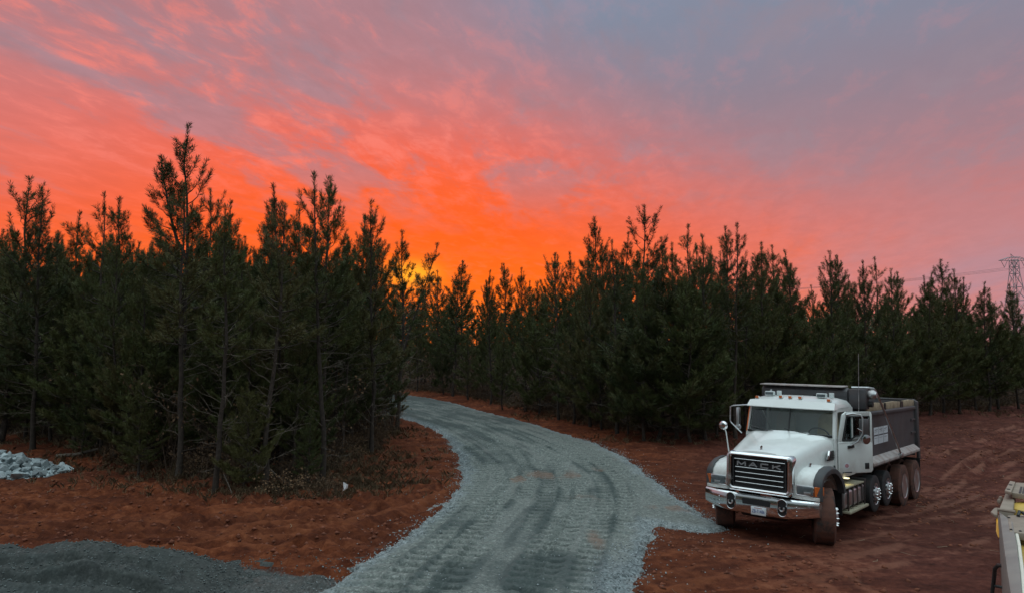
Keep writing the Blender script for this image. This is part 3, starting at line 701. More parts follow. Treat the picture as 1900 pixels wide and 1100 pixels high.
# --- cab shell
cabm = MB()
cabm.box(-.96, .96, 1.0, 2.42, 1.12, 1.22)                                             # floor
cabm.prism([(-.97, 2.38, 1.12), (.97, 2.38, 1.12), (.93, 2.38, 2.62), (-.93, 2.38, 2.62)], (0, .05, 0))   # back wall
cabm.prism([(-.94, 1.01, 1.15), (.94, 1.01, 1.15), (.94, 1.01, 2.03), (-.94, 1.01, 2.03)], (0, .05, 0))    # firewall
cab = part(cabm, 'cab', M_white)
# passenger side with window opening
for nm, quad in (('side_panel', [(1.02, 1.12), (2.40, 1.12), (2.40, 1.93), (1.02, 1.93)]), ('rear_pillar', [(2.18, 1.931), (2.40, 1.931), (2.38, 2.62), (2.18, 2.62)]), ('roof_rail', [(1.22, 2.50), (2.179, 2.50), (2.179, 2.62), (1.24, 2.62)])):
    part(MB().prism([(-.975 + .035 * (z - 1.9 if z > 1.9 else 0), y, z) for y, z in quad], (.04, 0, 0)), nm, M_white, cab)
part(MB().prism([(-.965, 1.06, 1.93), (-.965, 2.18, 1.93), (-.945, 2.18, 2.50), (-.945, 1.25, 2.50)], (.006, 0, 0)), 'passenger_window', M_glass, cab)
# driver side: sill, rear pillar, roof rail round the open doorway
for nm, quad in (('door_sill', [(1.02, 1.12), (2.179, 1.12), (2.179, 1.26), (1.02, 1.26)]), ('rear_pillar', [(2.18, 1.12), (2.40, 1.12), (2.38, 2.62), (2.18, 2.62)]), ('roof_rail', [(1.22, 2.54), (2.179, 2.54), (2.179, 2.62), (1.24, 2.62)])):
    part(MB().prism([(.935 - .02 * (z > 2), y, z) for y, z in quad], (.035, 0, 0)), nm, M_white, cab)
for s in (-1, 1):   # windscreen pillars
    part(MB().prism([(s * .93, 1.00, 1.98), (s * .985, 1.03, 1.98), (s * .985, 1.14, 1.98), (s * .93, 1.11, 1.98)], (s * -.03, .17, .65)), 'windshield_pillar', M_white, cab)
    part(MB().box(min(s * .94, s * .985), max(s * .94, s * .985), 1.02, 1.12, 1.15, 1.985), 'hinge_pillar', M_white, cab)
part(MB().prism([(-.93, 1.02, 1.99), (.93, 1.02, 1.99), (.93, .97, 2.06), (-.93, .97, 2.06)], (0, .09, 0)), 'cowl', M_black, cab)
def ws(x, t): return (x, 1.0 + .165 * t + .05 * (abs(x) / .93) ** 2, 2.045 + .555 * t)
for s in (-1, 1):
    pts = [ws(s * x, 0) for x in np.linspace(.012, .925, 6)]; pt2 = [ws(s * x, 1) for x in np.linspace(.012, .90, 6)]
    part(MB().loft([pts, pt2]), 'windshield', M_glass, cab)
    # rubber seals and wiper
    part(MB().tube([ws(s * .0, 0), ws(s * .92, 0), ws(s * .905, .5), ws(s * .90, 1), ws(0, 1)], .014, 6), 'window_seal', M_black, cab)
    wx = -.10 if s > 0 else -.88
    part(MB().tube([(wx + .02, .965, 2.14), (wx + .30, .955, 2.09), (wx + .62, .95, 2.055)], .009, 5), 'wiper', M_black, cab)
part(MB().prism([ws(-.016, 0), ws(.016, 0), ws(.016, 1), ws(-.016, 1)], (0, -.012, 0)), 'centre_post', M_black, cab)
# visor and roof
vs = []
for x in np.linspace(-.985, .985, 13):
    c_ = .06 * (abs(x) / .98) ** 2
    vs.append([(x, 1.17 + c_, 2.61), (x * .985, .98 + c_, 2.585), (x * .985, .975 + c_, 2.60), (x * .96, 1.12 + c_, 2.765 - .03 * (abs(x) / .98) ** 3), (x * .955, 1.20 + c_, 2.77 - .03 * (abs(x) / .98) ** 3)])
vis = part(MB().loft(vs, close=True, cap=True), 'sun_visor', M_white, cab)
rs = []
for (y, w, zt, ze) in ((1.16, .92, 2.765, 2.62), (1.3, .945, 2.80, 2.62), (1.6, .955, 2.845, 2.62), (1.9, .955, 2.85, 2.62), (2.15, .95, 2.825, 2.62), (2.32, .94, 2.76, 2.61), (2.43, .92, 2.66, 2.60)):
    rs.append([(-w, y, ze), (-w + .005, y, ze + .35 * (zt - ze)), (-w + .06, y, ze + .72 * (zt - ze)), (-w + .20, y, zt - .025), (-.4, y, zt - .004), (0, y, zt), (.4, y, zt - .004), (w - .20, y, zt - .025), (w - .06, y, ze + .72 * (zt - ze)), (w - .005, y, ze + .35 * (zt - ze)), (w, y, ze)])
roof = part(MB().loft(rs, close=True, cap=True), 'roof', M_white, cab)
for x in (-.80, -.25, -.035, .185, .80):
    z = 2.80 - .03 * (abs(x) > .5)
    ml = part(MB().loft([[(x - .045, 1.22, z - .01), (x + .045, 1.22, z - .01), (x + .045, 1.36, z - .01), (x - .045, 1.36, z - .01)], [(x - .035, 1.235, z + .05), (x + .035, 1.235, z + .05), (x + .022, 1.33, z + .035), (x - .022, 1.33, z + .035)]], close=True, cap=True, smooth=False), 'marker_lamp', M_white, truck, bevel=.008)
    part(MB().box(x - .036, x + .036, 1.208, 1.222, z - .002, z + .048), 'amber_lens', M_amber, ml, bevel=.006)
for x0, x1, zz in ((-.72, -.50, 2.83), (.45, .67, 2.83)):
    bc = part(MB().box(x0, x1, 1.47, 1.58, zz, zz + .10), 'strobe_light', M_beacon, truck, bevel=.02)
    part(MB().box(x0 + .02, x1 - .02, 1.464, 1.472, zz + .02, zz + .08), 'strobe_lens', M_lens, bc)
    part(MB().box(x1 + .03, x1 + .13, 1.56, 1.62, zz + .0, zz + .115), 'antenna_box', M_beacon, truck, bevel=.01)
part(MB().tube([(-.70, 1.75, 2.82), (-.70, 1.70, 2.93), (-.62, 1.62, 2.95)], .022, 8), 'air_horn', M_chrome)
# far mirror frame
fm_ = part(MB().tube([(-.93, 1.06, 2.61), (-1.30, 1.05, 2.57), (-1.375, 1.05, 2.54), (-1.385, 1.05, 2.22), (-1.36, 1.05, 2.17), (-1.09, 1.02, 1.95)], .017, 8), 'mirror_frame', M_alu)
part(MB().box(-1.235, -1.165, 1.03, 1.15, 2.13, 2.53), 'mirror_back', M_alu, fm_, bevel=.015)
part(MB().lathe([(0, -.03), (.06, -.02), (.075, .01), (0, .02)], (-1.20, 1.06, 2.08), 1, 16), 'spot_mirror', M_alu, fm_)
part(MB().tube([(-.955, .985, 2.02), (-.935, 1.13, 2.585)], .011, 6), 'pillar_reflection', pmat('painted_sunset_reflection', (.75, .16, .03), .4, var=.1), cab)  # sunset reflection on the far pillar, put in as an orange tube
# interior
for x in (-.48, .48):
    st = part(MB().box(x - .26, x + .26, 1.62, 2.10, 1.22, 1.62), 'seat', M_seat, truck, bevel=.05)
    part(MB().prism([(x - .25, 2.02, 1.60), (x + .25, 2.02, 1.60), (x + .22, 2.14, 2.34), (x + .12, 2.15, 2.46), (x - .12, 2.15, 2.46), (x - .22, 2.14, 2.34)], (0, .10, .0)), 'seat_back', M_tan if x > 0 else M_seat, st, bevel=.04)
part(MB().prism([(-.92, 1.07, 1.55), (-.92, 1.07, 2.0), (-.92, 1.25, 2.03), (-.92, 1.42, 1.94), (-.92, 1.40, 1.55)], (1.84, 0, 0)), 'dashboard', M_dash, truck, bevel=.02)
sw = [(.48 + .22 * math.cos(a), 1.52 - .06 * math.sin(a), 2.0 + .16 * math.sin(a)) for a in np.linspace(0, 2 * math.pi, 25)]
part(MB().tube(sw, .016, 6), 'steering_wheel', M_black)
part(MB().box(-.90, .90, 1.20, 2.37, 2.585, 2.60), 'headliner', M_head)
part(MB().tube([(-.70, 2.1, 1.7), (-.66, 1.2, 2.5)], .012, 6), 'grab_bar', M_alu)

# --- driver's door, swung open
DA = math.radians(27.0)
def dp(c, w, d=0.0):   # c along the door, d outward
    return (.985 + c * math.sin(DA) + d * math.cos(DA), 1.15 + c * math.cos(DA) - d * math.sin(DA), w)
def dprism(mb, poly, d0, d1):
    a = Vector(dp(0, 0, d1)) - Vector(dp(0, 0, d0)); return mb.prism([dp(c, w, d0) for c, w in poly], a)
mb = MB()
dprism(mb, [(0, 1.30), (.04, 1.25), (.93, 1.25), (.98, 1.30), (.98, 1.93), (.0, 1.93)], -.025, .03)
door = part(mb, 'door', M_white, truck, bevel=.012)
def rbar(poly, nm, mat=M_white, d0=-.02, d1=.028, parent=None, bev=.008): return part(dprism(MB(), poly, d0, d1), nm, mat, parent or door, bevel=bev)
rbar([(0, 1.931), (.10, 1.931), (.235, 2.47), (.21, 2.54), (.14, 2.50)], 'door_frame')
rbar([(.905, 1.931), (.98, 1.931), (.98, 2.50), (.95, 2.56), (.905, 2.545)], 'door_frame')
rbar([(.21, 2.541), (.236, 2.471), (.904, 2.471), (.904, 2.546), (.94, 2.561), (.24, 2.561)], 'door_frame')
rbar([(.10, 1.932), (.33, 1.932), (.52, 2.03), (.904, 2.03), (.904, 1.932)], 'door_frame')
# black window seal and glass
part(MB().tube([dp(.13, 1.96, .031), dp(.32, 1.955, .031), dp(.50, 2.045, .031), dp(.885, 2.045, .031), dp(.895, 2.46, .031), dp(.25, 2.46, .031), dp(.13, 1.96, .031)], .016, 6), 'window_seal', M_black, door)
rbar([(.12, 1.95), (.32, 1.95), (.51, 2.04), (.89, 2.04), (.89, 2.465), (.245, 2.465)], 'door_window', M_glass, .002, .008, None, 0)
rbar([(.40, 1.975), (.44, 1.995), (.44, 2.465), (.40, 2.465)], 'window_divider', M_white, -.01, .012, None, 0)
rbar([(.02, 1.905), (.97, 1.93), (.97, 1.915), (.02, 1.89)], 'door_crease', M_white, .028, .036, None, .002)
rbar([(.74, 1.33), (.86, 1.33), (.86, 1.46), (.74, 1.46)], 'peep_window', M_black, .028, .038)
rbar([(.10, 1.265), (.36, 1.265), (.36, 1.285), (.10, 1.285)], 'door_badge', M_ink, .029, .034, None, 0)
oval = [(.22 + .075 * math.cos(a), 1.415 + .06 * math.sin(a)) for a in np.linspace(0, 2 * math.pi, 20, endpoint=False)]
em = rbar(oval, 'door_emblem', M_decal, .028, .032, None, 0)
rbar([(.22 + .055 * math.cos(a), 1.415 + .042 * math.sin(a)) for a in np.linspace(0, 2 * math.pi, 16, endpoint=False)], 'emblem_field', pmat('emblem_rose', (.45, .22, .25), .5, var=.35, vscale=30), .0315, .034, em, 0)
rbar([(.25, 1.78), (.25, 1.84), (.40, 1.86), (.42, 1.80)], 'door_handle', M_black, .028, .07)
# west-coast mirror on the door
ma = part(MB().tube([dp(.23, 2.50, .03), dp(.34, 2.53, .10), dp(.47, 2.50, .20), dp(.49, 2.44, .22), dp(.485, 2.12, .22), dp(.42, 1.95, .16), dp(.30, 1.83, .04)], .019, 8), 'mirror_arm', M_alu, door)
part(dprism(MB(), [(.44, 2.07), (.70, 2.07), (.70, 2.42), (.44, 2.42)], .17, .20), 'mirror_back', pmat('mirror_shell', (.16, .165, .17), .3, .6, var=.1), ma, bevel=.008)
part(dprism(MB(), [(.60 + .115 * math.cos(a), 1.985 + .105 * math.sin(a)) for a in np.linspace(0, 2 * math.pi, 20, endpoint=False)], .17, .22), 'spot_mirror', M_mirror, ma, bevel=.012)
part(MB().tube([dp(.36, 2.22, .20), dp(.47, 2.16, .22)], .013, 6), 'mirror_brace', M_bolt, ma)

# --- steps, tank
tank = part(MB().prism([(.62, 1.16, .55), (.70, 1.16, .49), (1.04, 1.16, .49), (1.12, 1.16, .56), (1.12, 1.16, .86), (1.04, 1.16, .93), (.70, 1.16, .93), (.62, 1.16, .86)], (0, 1.38, 0)), 'fuel_tank', M_alu, truck, bevel=.02)
for y in (1.36, 1.68, 2.00, 2.32):
    part(MB().box(.66, 1.132, y - .035, y + .035, .50, .936), 'tank_strap', M_frame, tank, bevel=.01)
part(MB().box(.70, 1.14, 1.14, 2.44, .945, .975), 'upper_step', M_step, truck, bevel=.006)
part(MB().box(.88, 1.20, 1.22, 2.56, .42, .47), 'lower_step', M_step, truck, bevel=.008)
for y in (1.3, 2.45): part(MB().box(1.13, 1.15, y - .02, y + .02, .43, .95), 'step_hanger', M_frame)
part(MB().lathe([(0, 0), (.10, .0), (.10, .32), (0, .36)], (.98, 2.60, .58), 1, 14), 'air_tank', M_alu)
part(MB().prism([(.80, 2.62, .62), (1.10, 2.62, .62), (1.10, 2.62, 1.00), (.80, 2.62, 1.00)], (0, .14, 0)), 'battery_box', M_frame, bevel=.01)
part(MB().tube([(1.0, 2.60, 2.45), (1.02, 2.61, 2.55), (1.04, 2.62, 3.84)], [.012, .008, .005], 6), 'antenna', M_alu)

# --- wheels
def tyre_profile(R, w, lug=True):
    return [(R * .56, -w * .42), (R * .60, -w * .49), (R * .74, -w * .5), (R * .90, -w * .485), (R * .965, -w * .44), (R, -w * .40), (R, w * .40), (R * .965, w * .44), (R * .90, w * .485), (R * .74, w * .5), (R * .60, w * .49), (R * .56, w * .42)]
def wheel(x, y, z, R, w, mat, steer=0.0, side=1, style='dual', ribs=6):
    mb = MB(); P = tyre_profile(R, w)
    if mat is M_tyre_mud:    # lug tread: shallow blocks
        seg = 72; vs = []; k = len(P)
        for i, (r, h) in enumerate(P):
            for j in range(seg):
                a = 2 * math.pi * j / seg; dr = -.006 if (j % 3 == 0 and 3 <= i <= 8) else 0
                vs.append((h, (r + dr) * math.cos(a), (r + dr) * math.sin(a)))
        mb.add(vs, [(i * seg + j, i * seg + (j + 1) % seg, ((i + 1) % k) * seg + (j + 1) % seg, ((i + 1) % k) * seg + j) for i in range(k) for j in range(seg)], True)
    else:
        pr = P[:6]; tread = []
        for t in np.linspace(-.36, .36, 10): tread += [(R, t * w - .008), (R, t * w + .008), (R - .012, t * w + .010), (R - .012, t * w + .014)]
        mb.lathe(pr + tread + P[6:], (0, 0, 0), 0, 48, closed=True)
    ty = part(mb, 'tyre', mat, truck)
    ty.location = (x, y, z); ty.rotation_euler = (0, 0, steer)
    o = side * w * .5; rm = MB(); r = R * .575
    if style == 'dual':      # deep dish
        prof = [(r, o - side * .005), (r * 1.03, o + side * .006), (r * .95, o - side * .01), (r * .90, o - side * .10), (r * .62, o - side * .13), (r * .50, o - side * .12), (r * .40, o - side * .10), (r * .38, o - side * .02), (0, o - side * .01)]
    else:
        prof = [(r, o - side * .005), (r * 1.03, o + side * .006), (r * .96, o - side * .01), (r * .92, o - side * .05), (r * .75, o - side * .005), (r * .60, o + side * .03), (r * .42, o + side * .045), (r * .36, o + side * .06), (r * .28, o + side * .075), (0, o + side * .08)]
    rm.lathe(prof, (0, 0, 0), 0, 36)
    rim = rm.build('rim', M_alu, ty)
    bm_ = MB()
    rr = r * (.50 if style == 'dual' else .52); oo = o - side * .12 if style == 'dual' else o + side * .035
    for k in range(10):
        a = 2 * math.pi * k / 10
        bm_.lathe([(.018, 0), (.018, side * .035), (.010, side * .045), (0, side * .046)], (oo, rr * math.cos(a), rr * math.sin(a)), 0, 6)
    lug = bm_.build('lug_nuts', M_bolt, ty); lug['kind'] = 'stuff'
    if style != 'dual':
        hb = MB()
        for k in range(10):
            a = 2 * math.pi * (k + .5) / 10
            hb.lathe([(.032, side * -.004), (.030, side * .004), (0, side * .004)], (o + side * .012, r * .76 * math.cos(a), r * .76 * math.sin(a)), 0, 10)
        h_ = hb.build('hand_holes', M_black, ty); h_['kind'] = 'stuff'
    return ty
ST = math.radians(23.0)
wheel(1.03, 0.02, .545, .555, .40, M_tyre_mud, ST, 1, 'front')
wheel(-1.03, 0.02, .545, .555, .40, M_tyre_mud, ST, -1, 'front')
for y in (3.15, 4.18):
    for s in (-1, 1): wheel(s * 1.06, y, .615, .42, .27, M_tyre, 0, s, 'front')
for y in (5.63, 6.92):
    for s in (-1, 1):
        wheel(s * 1.09, y, .515, .53, .28, M_tyre_mud, 0, s, 'dual')
        wheel(s * .76, y, .515, .53, .27, M_tyre_mud, 0, s, 'dual')
for s in (-1, 1):
    part(MB().box(min(s * .62, s * 1.2), max(s * .62, s * 1.2), 7.50, 7.52, .35, 1.05), 'mud_flap', M_black)

# --- dump body
YA, YB = 2.78, 7.55
body = empty('dump_body'); body.parent = truck
def bpart(mb, nm, mat, **k): return part(mb, nm, mat, body, **k)
bpart(MB().box(-1.08, 1.08, YA + .06, YB, 1.16, 1.24), 'floor', M_steel)
bpart(MB().box(-.60, .60, YA + .05, YB - .1, 1.03, 1.159), 'subframe', M_frame)
for s in (-1, 1):
    w_ = bpart(MB().prism([(s * 1.09, YA + .05, 1.44), (s * 1.12, YA + .05, 1.44), (s * 1.12, YA + .05, 2.40), (s * 1.09, YA + .05, 2.40)], (0, YB - YA - .1, 0)), 'side_wall', M_steel)
    part(MB().prism([(s * 1.06, YA, 2.401), (s * 1.165, YA, 2.401), (s * 1.165, YA, 2.47), (s * 1.13, YA, 2.50), (s * 1.06, YA, 2.50)], (0, YB - YA, 0)), 'top_rail', M_steel, body, bevel=.008)
    sl = part(MB().prism([(s * 1.085, YA + .03, 1.44), (s * 1.125, YA + .03, 1.455), (s * 1.27, YA + .03, 1.335), (s * 1.27, YA + .03, 1.275), (s * 1.24, YA + .03, 1.27), (s * 1.06, YA + .03, 1.36)], (0, YB - YA - .35, 0)), 'sill', M_sill, body, bevel=.006)
    # wooden side boards with gaps at the stakes
    for y0, y1, hh in ((2.86, 4.33, .175), (4.50, 5.86, .165), (6.16, 7.42, .16)):
        part(MB().prism([(s * 1.075, y0, 2.50), (s * 1.075, y0 + .02, 2.50 + hh), (s * 1.075, (y0 + y1) / 2 + .1, 2.512 + hh), (s * 1.075, y1, 2.49 + hh), (s * 1.075, y1, 2.50)], (s * .045, 0, 0)), 'side_board', M_wood, body, bevel=.005)
    for y0 in (4.36, 5.90, 6.02): part(MB().box(min(s * 1.07, s * 1.14), max(s * 1.07, s * 1.14), y0, y0 + .09, 2.50, 2.66), 'board_stake', M_frame, body)
    part(MB().prism([(s * 1.06, YB - .16, 1.28), (s * 1.19, YB - .16, 1.30), (s * 1.19, YB - .16, 2.60), (s * 1.06, YB - .16, 2.68)], (0, .20, 0)), 'corner_post', M_steel, body, bevel=.015)
    for z in (1.75, 2.10): part(MB().box(min(s * 1.11, s * 1.15), max(s * 1.11, s * 1.15), YB - .62, YB - .17, z, z + .05), 'post_gusset', M_steel, body)
for k, (y0, y1) in enumerate(((3.38, 3.76), (3.785, 4.175), (4.20, 4.595))):
    dc = part(MB().box(1.121, 1.125, y0, y1, 1.71, 2.105), 'decal', M_decal, body)
    for (a, b_, z0, z1) in ((.03, .97, 1.905, 1.930), (.2, .8, 2.040, 2.052), (.15, .7, 2.000, 2.006), (.15, .8, 1.850, 1.856)):
        part(MB().box(1.1255, 1.1275, y0 + a * (y1 - y0), y0 + b_ * (y1 - y0), z0, z1), 'decal_line', M_ink, dc)
bpart(MB().prism([(-1.10, YA, 1.20), (1.10, YA, 1.20), (1.10, YA, 2.62), (-1.10, YA, 2.62)], (0, .05, 0)), 'headboard', M_steel)
# tarp housing above the headboard and roller box beside it
th_ = bpart(MB().prism([(-1.26, YA - .16, 2.62), (-1.26, YA + .10, 2.62), (-1.26, YA + .16, 2.98), (-1.26, YA - .02, 3.04), (-1.26, YA - .16, 2.96)], (2.03, 0, 0)), 'tarp_housing', M_steel, bevel=.01)
part(MB().prism([(-1.27, YA - .24, 3.045), (-1.27, YA - .24, 3.075), (-1.27, YA + .14, 3.085), (-1.27, YA + .14, 3.05)], (1.98, 0, 0)), 'housing_lip', M_sill, th_, bevel=.006)
for z in (2.72, 2.84): part(MB().box(-1.24, .75, YA - .172, YA - .161, z, z + .02), 'housing_rib', M_steel, th_)
rb = bpart(MB().box(.78, 1.16, YA - .12, YA + .16, 2.56, 3.02), 'roller_box', M_steel, bevel=.02)
part(MB().lathe([(0, 0), (.09, 0), (.11, .05), (.11, .12), (.06, .18), (0, .18)], (1.165, YA + .08, 2.90), 0, 16), 'tarp_motor', M_alu, rb)
part(MB().lathe([(0, 0), (.07, 0), (.07, .09), (0, .09)], (1.165, YA + .10, 2.68), 0, 12), 'motor_cap', M_frame, rb)
part(MB().tube([(.82, YA + .02, 3.05), (1.18, YA + .05, 3.055), (1.26, YA + .14, 3.04), (1.285, YA + .25, 2.96), (1.29, 3.5, 2.62), (1.29, 5.10, 1.36)], .026, 8), 'tarp_arm', M_alu, body)
part(MB().box(1.24, 1.33, 5.04, 5.20, 1.28, 1.40), 'arm_pivot', M_alu, body, bevel=.02)
part(MB().tube([(-.70, YA + .02, 3.06), (-1.20, YA + .05, 3.05), (-1.29, YA + .2, 2.98), (-1.29, 5.10, 1.36)], .026, 8), 'tarp_arm', M_alu, body)
tg = bpart(MB().prism([(-1.06, YB + .02, 1.10), (1.06, YB + .02, 1.10), (1.06, YB - .02, 2.62), (-1.06, YB - .02, 2.62)], (0, .07, 0)), 'tailgate', M_steel, bevel=.01)
for s in (-1, 1):
    part(MB().prism([(s * 1.10, YB + .041, 1.00), (s * 1.10, YB + .26, 1.00), (s * 1.10, YB + .10, 2.62), (s * 1.10, YB + .041, 2.62)], (s * .06, 0, 0)), 'tailgate_arm', M_steel, body, bevel=.01)
part(MB().tube([(-1.12, YB, 2.64), (1.12, YB, 2.64)], .03, 8), 'gate_bar', M_steel, tg)
# lit courtesy lamp under the cab that shines on the step
cl = bpy.data.lights.new('step_lamp_light', 'POINT'); cl.energy = 0.55; cl.color = (1.0, .86, .38); cl.shadow_soft_size = .03
clo = bpy.data.objects.new('step_lamp_light', cl); COL.objects.link(clo); clo.parent = truck; clo.location = (1.02, 1.62, 1.08)
mlamp = bpy.data.materials.new('lit_lamp'); mlamp.use_nodes = True
mlamp.node_tree.nodes['Principled BSDF'].inputs['Emission Color'].default_value = (1, .9, .5, 1); mlamp.node_tree.nodes['Principled BSDF'].inputs['Emission Strength'].default_value = 2.0
part(MB().box(.97, 1.06, 1.56, 1.68, 1.105, 1.118), 'step_lamp', mlamp)
# ================================================================== pines
def norm(a): return a / (np.linalg.norm(a, axis=-1, keepdims=True) + 1e-9)
def needles(P0, P1, per_m, nlen, width, rng, full=True):
    """needle triangles along shoot segments P0->P1"""
    L = np.linalg.norm(P1 - P0, axis=1); cnt = np.maximum(5, (L * per_m).astype(int)); I = np.repeat(np.arange(len(L)), cnt)
    N = len(I); t = rng.random(N) ** .8; d = norm(P1 - P0)[I]
    r = norm(rng.normal(size=(N, 3))); per = norm(r - d * (r * d).sum(1, keepdims=True))
    a = np.radians(62 - 40 * t + rng.normal(0, 9, N)); ln = nlen * (.7 + .5 * rng.random(N))
    base = P0[I] + (P1 - P0)[I] * t[:, None]
    dr = d * np.cos(a)[:, None] + per * np.sin(a)[:, None]; dr[:, 2] += .08
    dr = norm(dr); tip = base + dr * ln[:, None]
    sd = norm(np.cross(dr, norm(rng.normal(size=(N, 3))))) * (width * (.6 + .8 * rng.random(N)))[:, None] * .5
    mid = base + dr * (ln * .55)[:, None]
    V = np.stack([base - sd * .5, base + sd * .5, tip], 1) if not full else np.stack([base, mid + sd, tip, mid - sd], 1)
    return V.reshape(-1, 3), (4 if full else 3)
def tubes_np(paths, radii, seg):
    """many tubes of equal point count: paths (n,k,3), radii (n,k)"""
    n_, k, _ = paths.shape; tan = norm(np.gradient(paths, axis=1)); ref = np.where(np.abs(tan[..., 2:3]) > .9, np.array([1., 0, 0]), np.array([0, 0, 1.]))
    nx = norm(np.cross(tan, ref)); ny = np.cross(tan, nx); a = np.arange(seg) * 2 * np.pi / seg
    V = paths[:, :, None] + (nx[:, :, None] * np.cos(a)[None, None, :, None] + ny[:, :, None] * np.sin(a)[None, None, :, None]) * radii[:, :, None, None]
    i = np.arange(n_ * k * seg).reshape(n_, k, seg)
    Fq = np.stack([i[:, :-1], np.roll(i, -1, 2)[:, :-1], np.roll(i, -1, 2)[:, 1:], i[:, 1:]], -1).reshape(-1, 4)
    return V.reshape(-1, 3), Fq
class Acc:
    def __init__(s): s.V = []; s.F = []; s.n = 0
    def add(s, V, F_): s.V.append(V); s.F.append(F_ + s.n); s.n += len(V)
    def mesh(s, name, k=4, smooth=True): return fast_mesh(name, np.concatenate(s.V), np.concatenate(s.F), k, smooth)
def pine(seed, H=9.0, cs=.38, R=1.45, whorl=.40, per_m=150, twin=False, gap=.0, width=.013, sparse=1.0, lean=(0, 0)):
    rng = np.random.default_rng(seed); bark = Acc(); dead = Acc(); crown_s = []
    z = np.linspace(0, H, 12); bx = np.cumsum(rng.normal(0, .035, 12)); by = np.cumsum(rng.normal(0, .035, 12)); bx -= bx[0]; by -= by[0]
    bx += lean[0] * (z / H) ** 1.5; by += lean[1] * (z / H) ** 1.5
    P = np.stack([bx, by, z - .15], 1)[None]; rb = .0085 * H
    rad = (rb * (1 - .93 * (z / H)) + .008)[None]; rad[0, 0] *= 1.3
    bark.add(*tubes_np(P, rad, 8))
    def trunk_at(zz): return np.array([np.interp(zz, z, bx), np.interp(zz, z, by), zz])
    BR = []; SH = []
    def branchset(zs, ztop, zbot, root, Rm, lead=False):
        for zz in zs:
            f = (zz - zbot) / (ztop - zbot); k = rng.integers(3, 6); a0 = rng.random() * 6.28
            for j in range(k):
                if rng.random() < gap: continue
                L = (Rm * (1 - f) ** .78 * (.72 + .28 * min(1, f * 5)) + .13) * rng.uniform(.6, 1.25)
                e = math.radians(np.interp(f, [0, .45, .7, 1], [4, 30, 50, 62]) + rng.normal(0, 9)); a = a0 + j * 6.28 / k + rng.normal(0, .25)
                h = np.array([math.cos(a), math.sin(a), 0]); t = np.linspace(0, 1, 6)
                up = np.interp(f, [0, 1], [.30, .42]) * L
                pts = root(zz + rng.normal(0, .06)) + h * (L * math.cos(e) * (t - .12 * t * t))[:, None] + np.array([0, 0, 1.]) * (L * math.sin(e) * t + up * t ** 2.2)[:, None]
                pts[1:-1] += rng.normal(0, .02, (4, 3)); BR.append((pts, L, f))
    zt = H - .25; zb = cs * H
    zs = []; q = zb
    while q < H - .80: zs.append(q + rng.normal(0, .04)); q += whorl * np.interp((q - zb) / (H - zb), [0, 1], [1.0, 1.15]) * rng.uniform(.75, 1.25)
    branchset(zs, H, zb, trunk_at, R)
    leaders = [(trunk_at(H - 1.1), trunk_at(H) + np.array([0, 0, .05]))]
    if twin:
        b0 = trunk_at(H * .60); off = np.array([-.85, .2, 0])
        def root2(zz): 
            t = np.clip((zz - H * .6) / (H * .30), 0, 1); return b0 + off * t ** .6 + np.array([0, 0, zz - H * .6])
        tp = np.stack([root2(q_) for q_ in np.linspace(H * .6, H * .9, 6)]); bark.add(*tubes_np(tp[None], np.linspace(.05, .012, 6)[None], 6))
        branchset(np.arange(H * .66, H * .88, .33), H * .9, H * .55, root2, R * .8); leaders.append((root2(H * .82), root2(H * .9) + np.array([0, 0, .1])))
    for a, b in leaders:
        SH.append((a, b))
        for j in range(4):
            v = np.array([rng.normal(0, .13), rng.normal(0, .13), .30]); m_ = a + (b - a) * .38; SH.append((m_, m_ + v))
        for j in range(3):
            v = np.array([rng.normal(0, .03), rng.normal(0, .03), .13]); SH.append((b, b + v))
    paths = []; rads = []
    for pts, L, f in BR:
        paths.append(pts); r0 = .007 + .011 * L; rads.append(np.linspace(r0, .004, 6))
        SH.append((pts[-2], pts[-1])); d = norm(pts[-1] - pts[-2]); SH.append((pts[-1], pts[-1] + d * .14 + np.array([0, 0, .05])))
        if L > .45: SH.append((pts[-3], pts[-2]))
        if L > .8 and f > .4: SH.append((pts[-4], pts[-3]))
        ns = int((2.0 + 7.0 * L) * sparse * np.interp(f, [.3, .75], [1.0, .42]))
        for j in range(ns):
            t = rng.uniform(.32, .97); i = min(4, int(t * 5)); p = pts[i] + (pts[i + 1] - pts[i]) * (t * 5 - i)
            bd = norm(pts[i + 1] - pts[i]); sdv = np.cross(bd, [0, 0, 1.]); sdv = norm(sdv) * rng.choice([-1, 1])
            v = bd * .62 + sdv * rng.uniform(.3, .85) + np.array([0, 0, rng.uniform(.15, .65)]); l = rng.uniform(.18, .46) * (1.15 - .45 * t) * min(1.25, .6 + .5 * L)
            SH.append((p, p + norm(v) * l))
    bark.add(*tubes_np(np.array(paths), np.array(rads), 4))
    P0 = np.array([s_[0] for s_ in SH]); P1 = np.array([s_[1] for s_ in SH])
    bark.add(*tubes_np(np.stack([P0, P1], 1), np.tile([[.005, .003]], (len(P0), 1)), 3))
    # dead lower branches
    dpth = []; drd = []
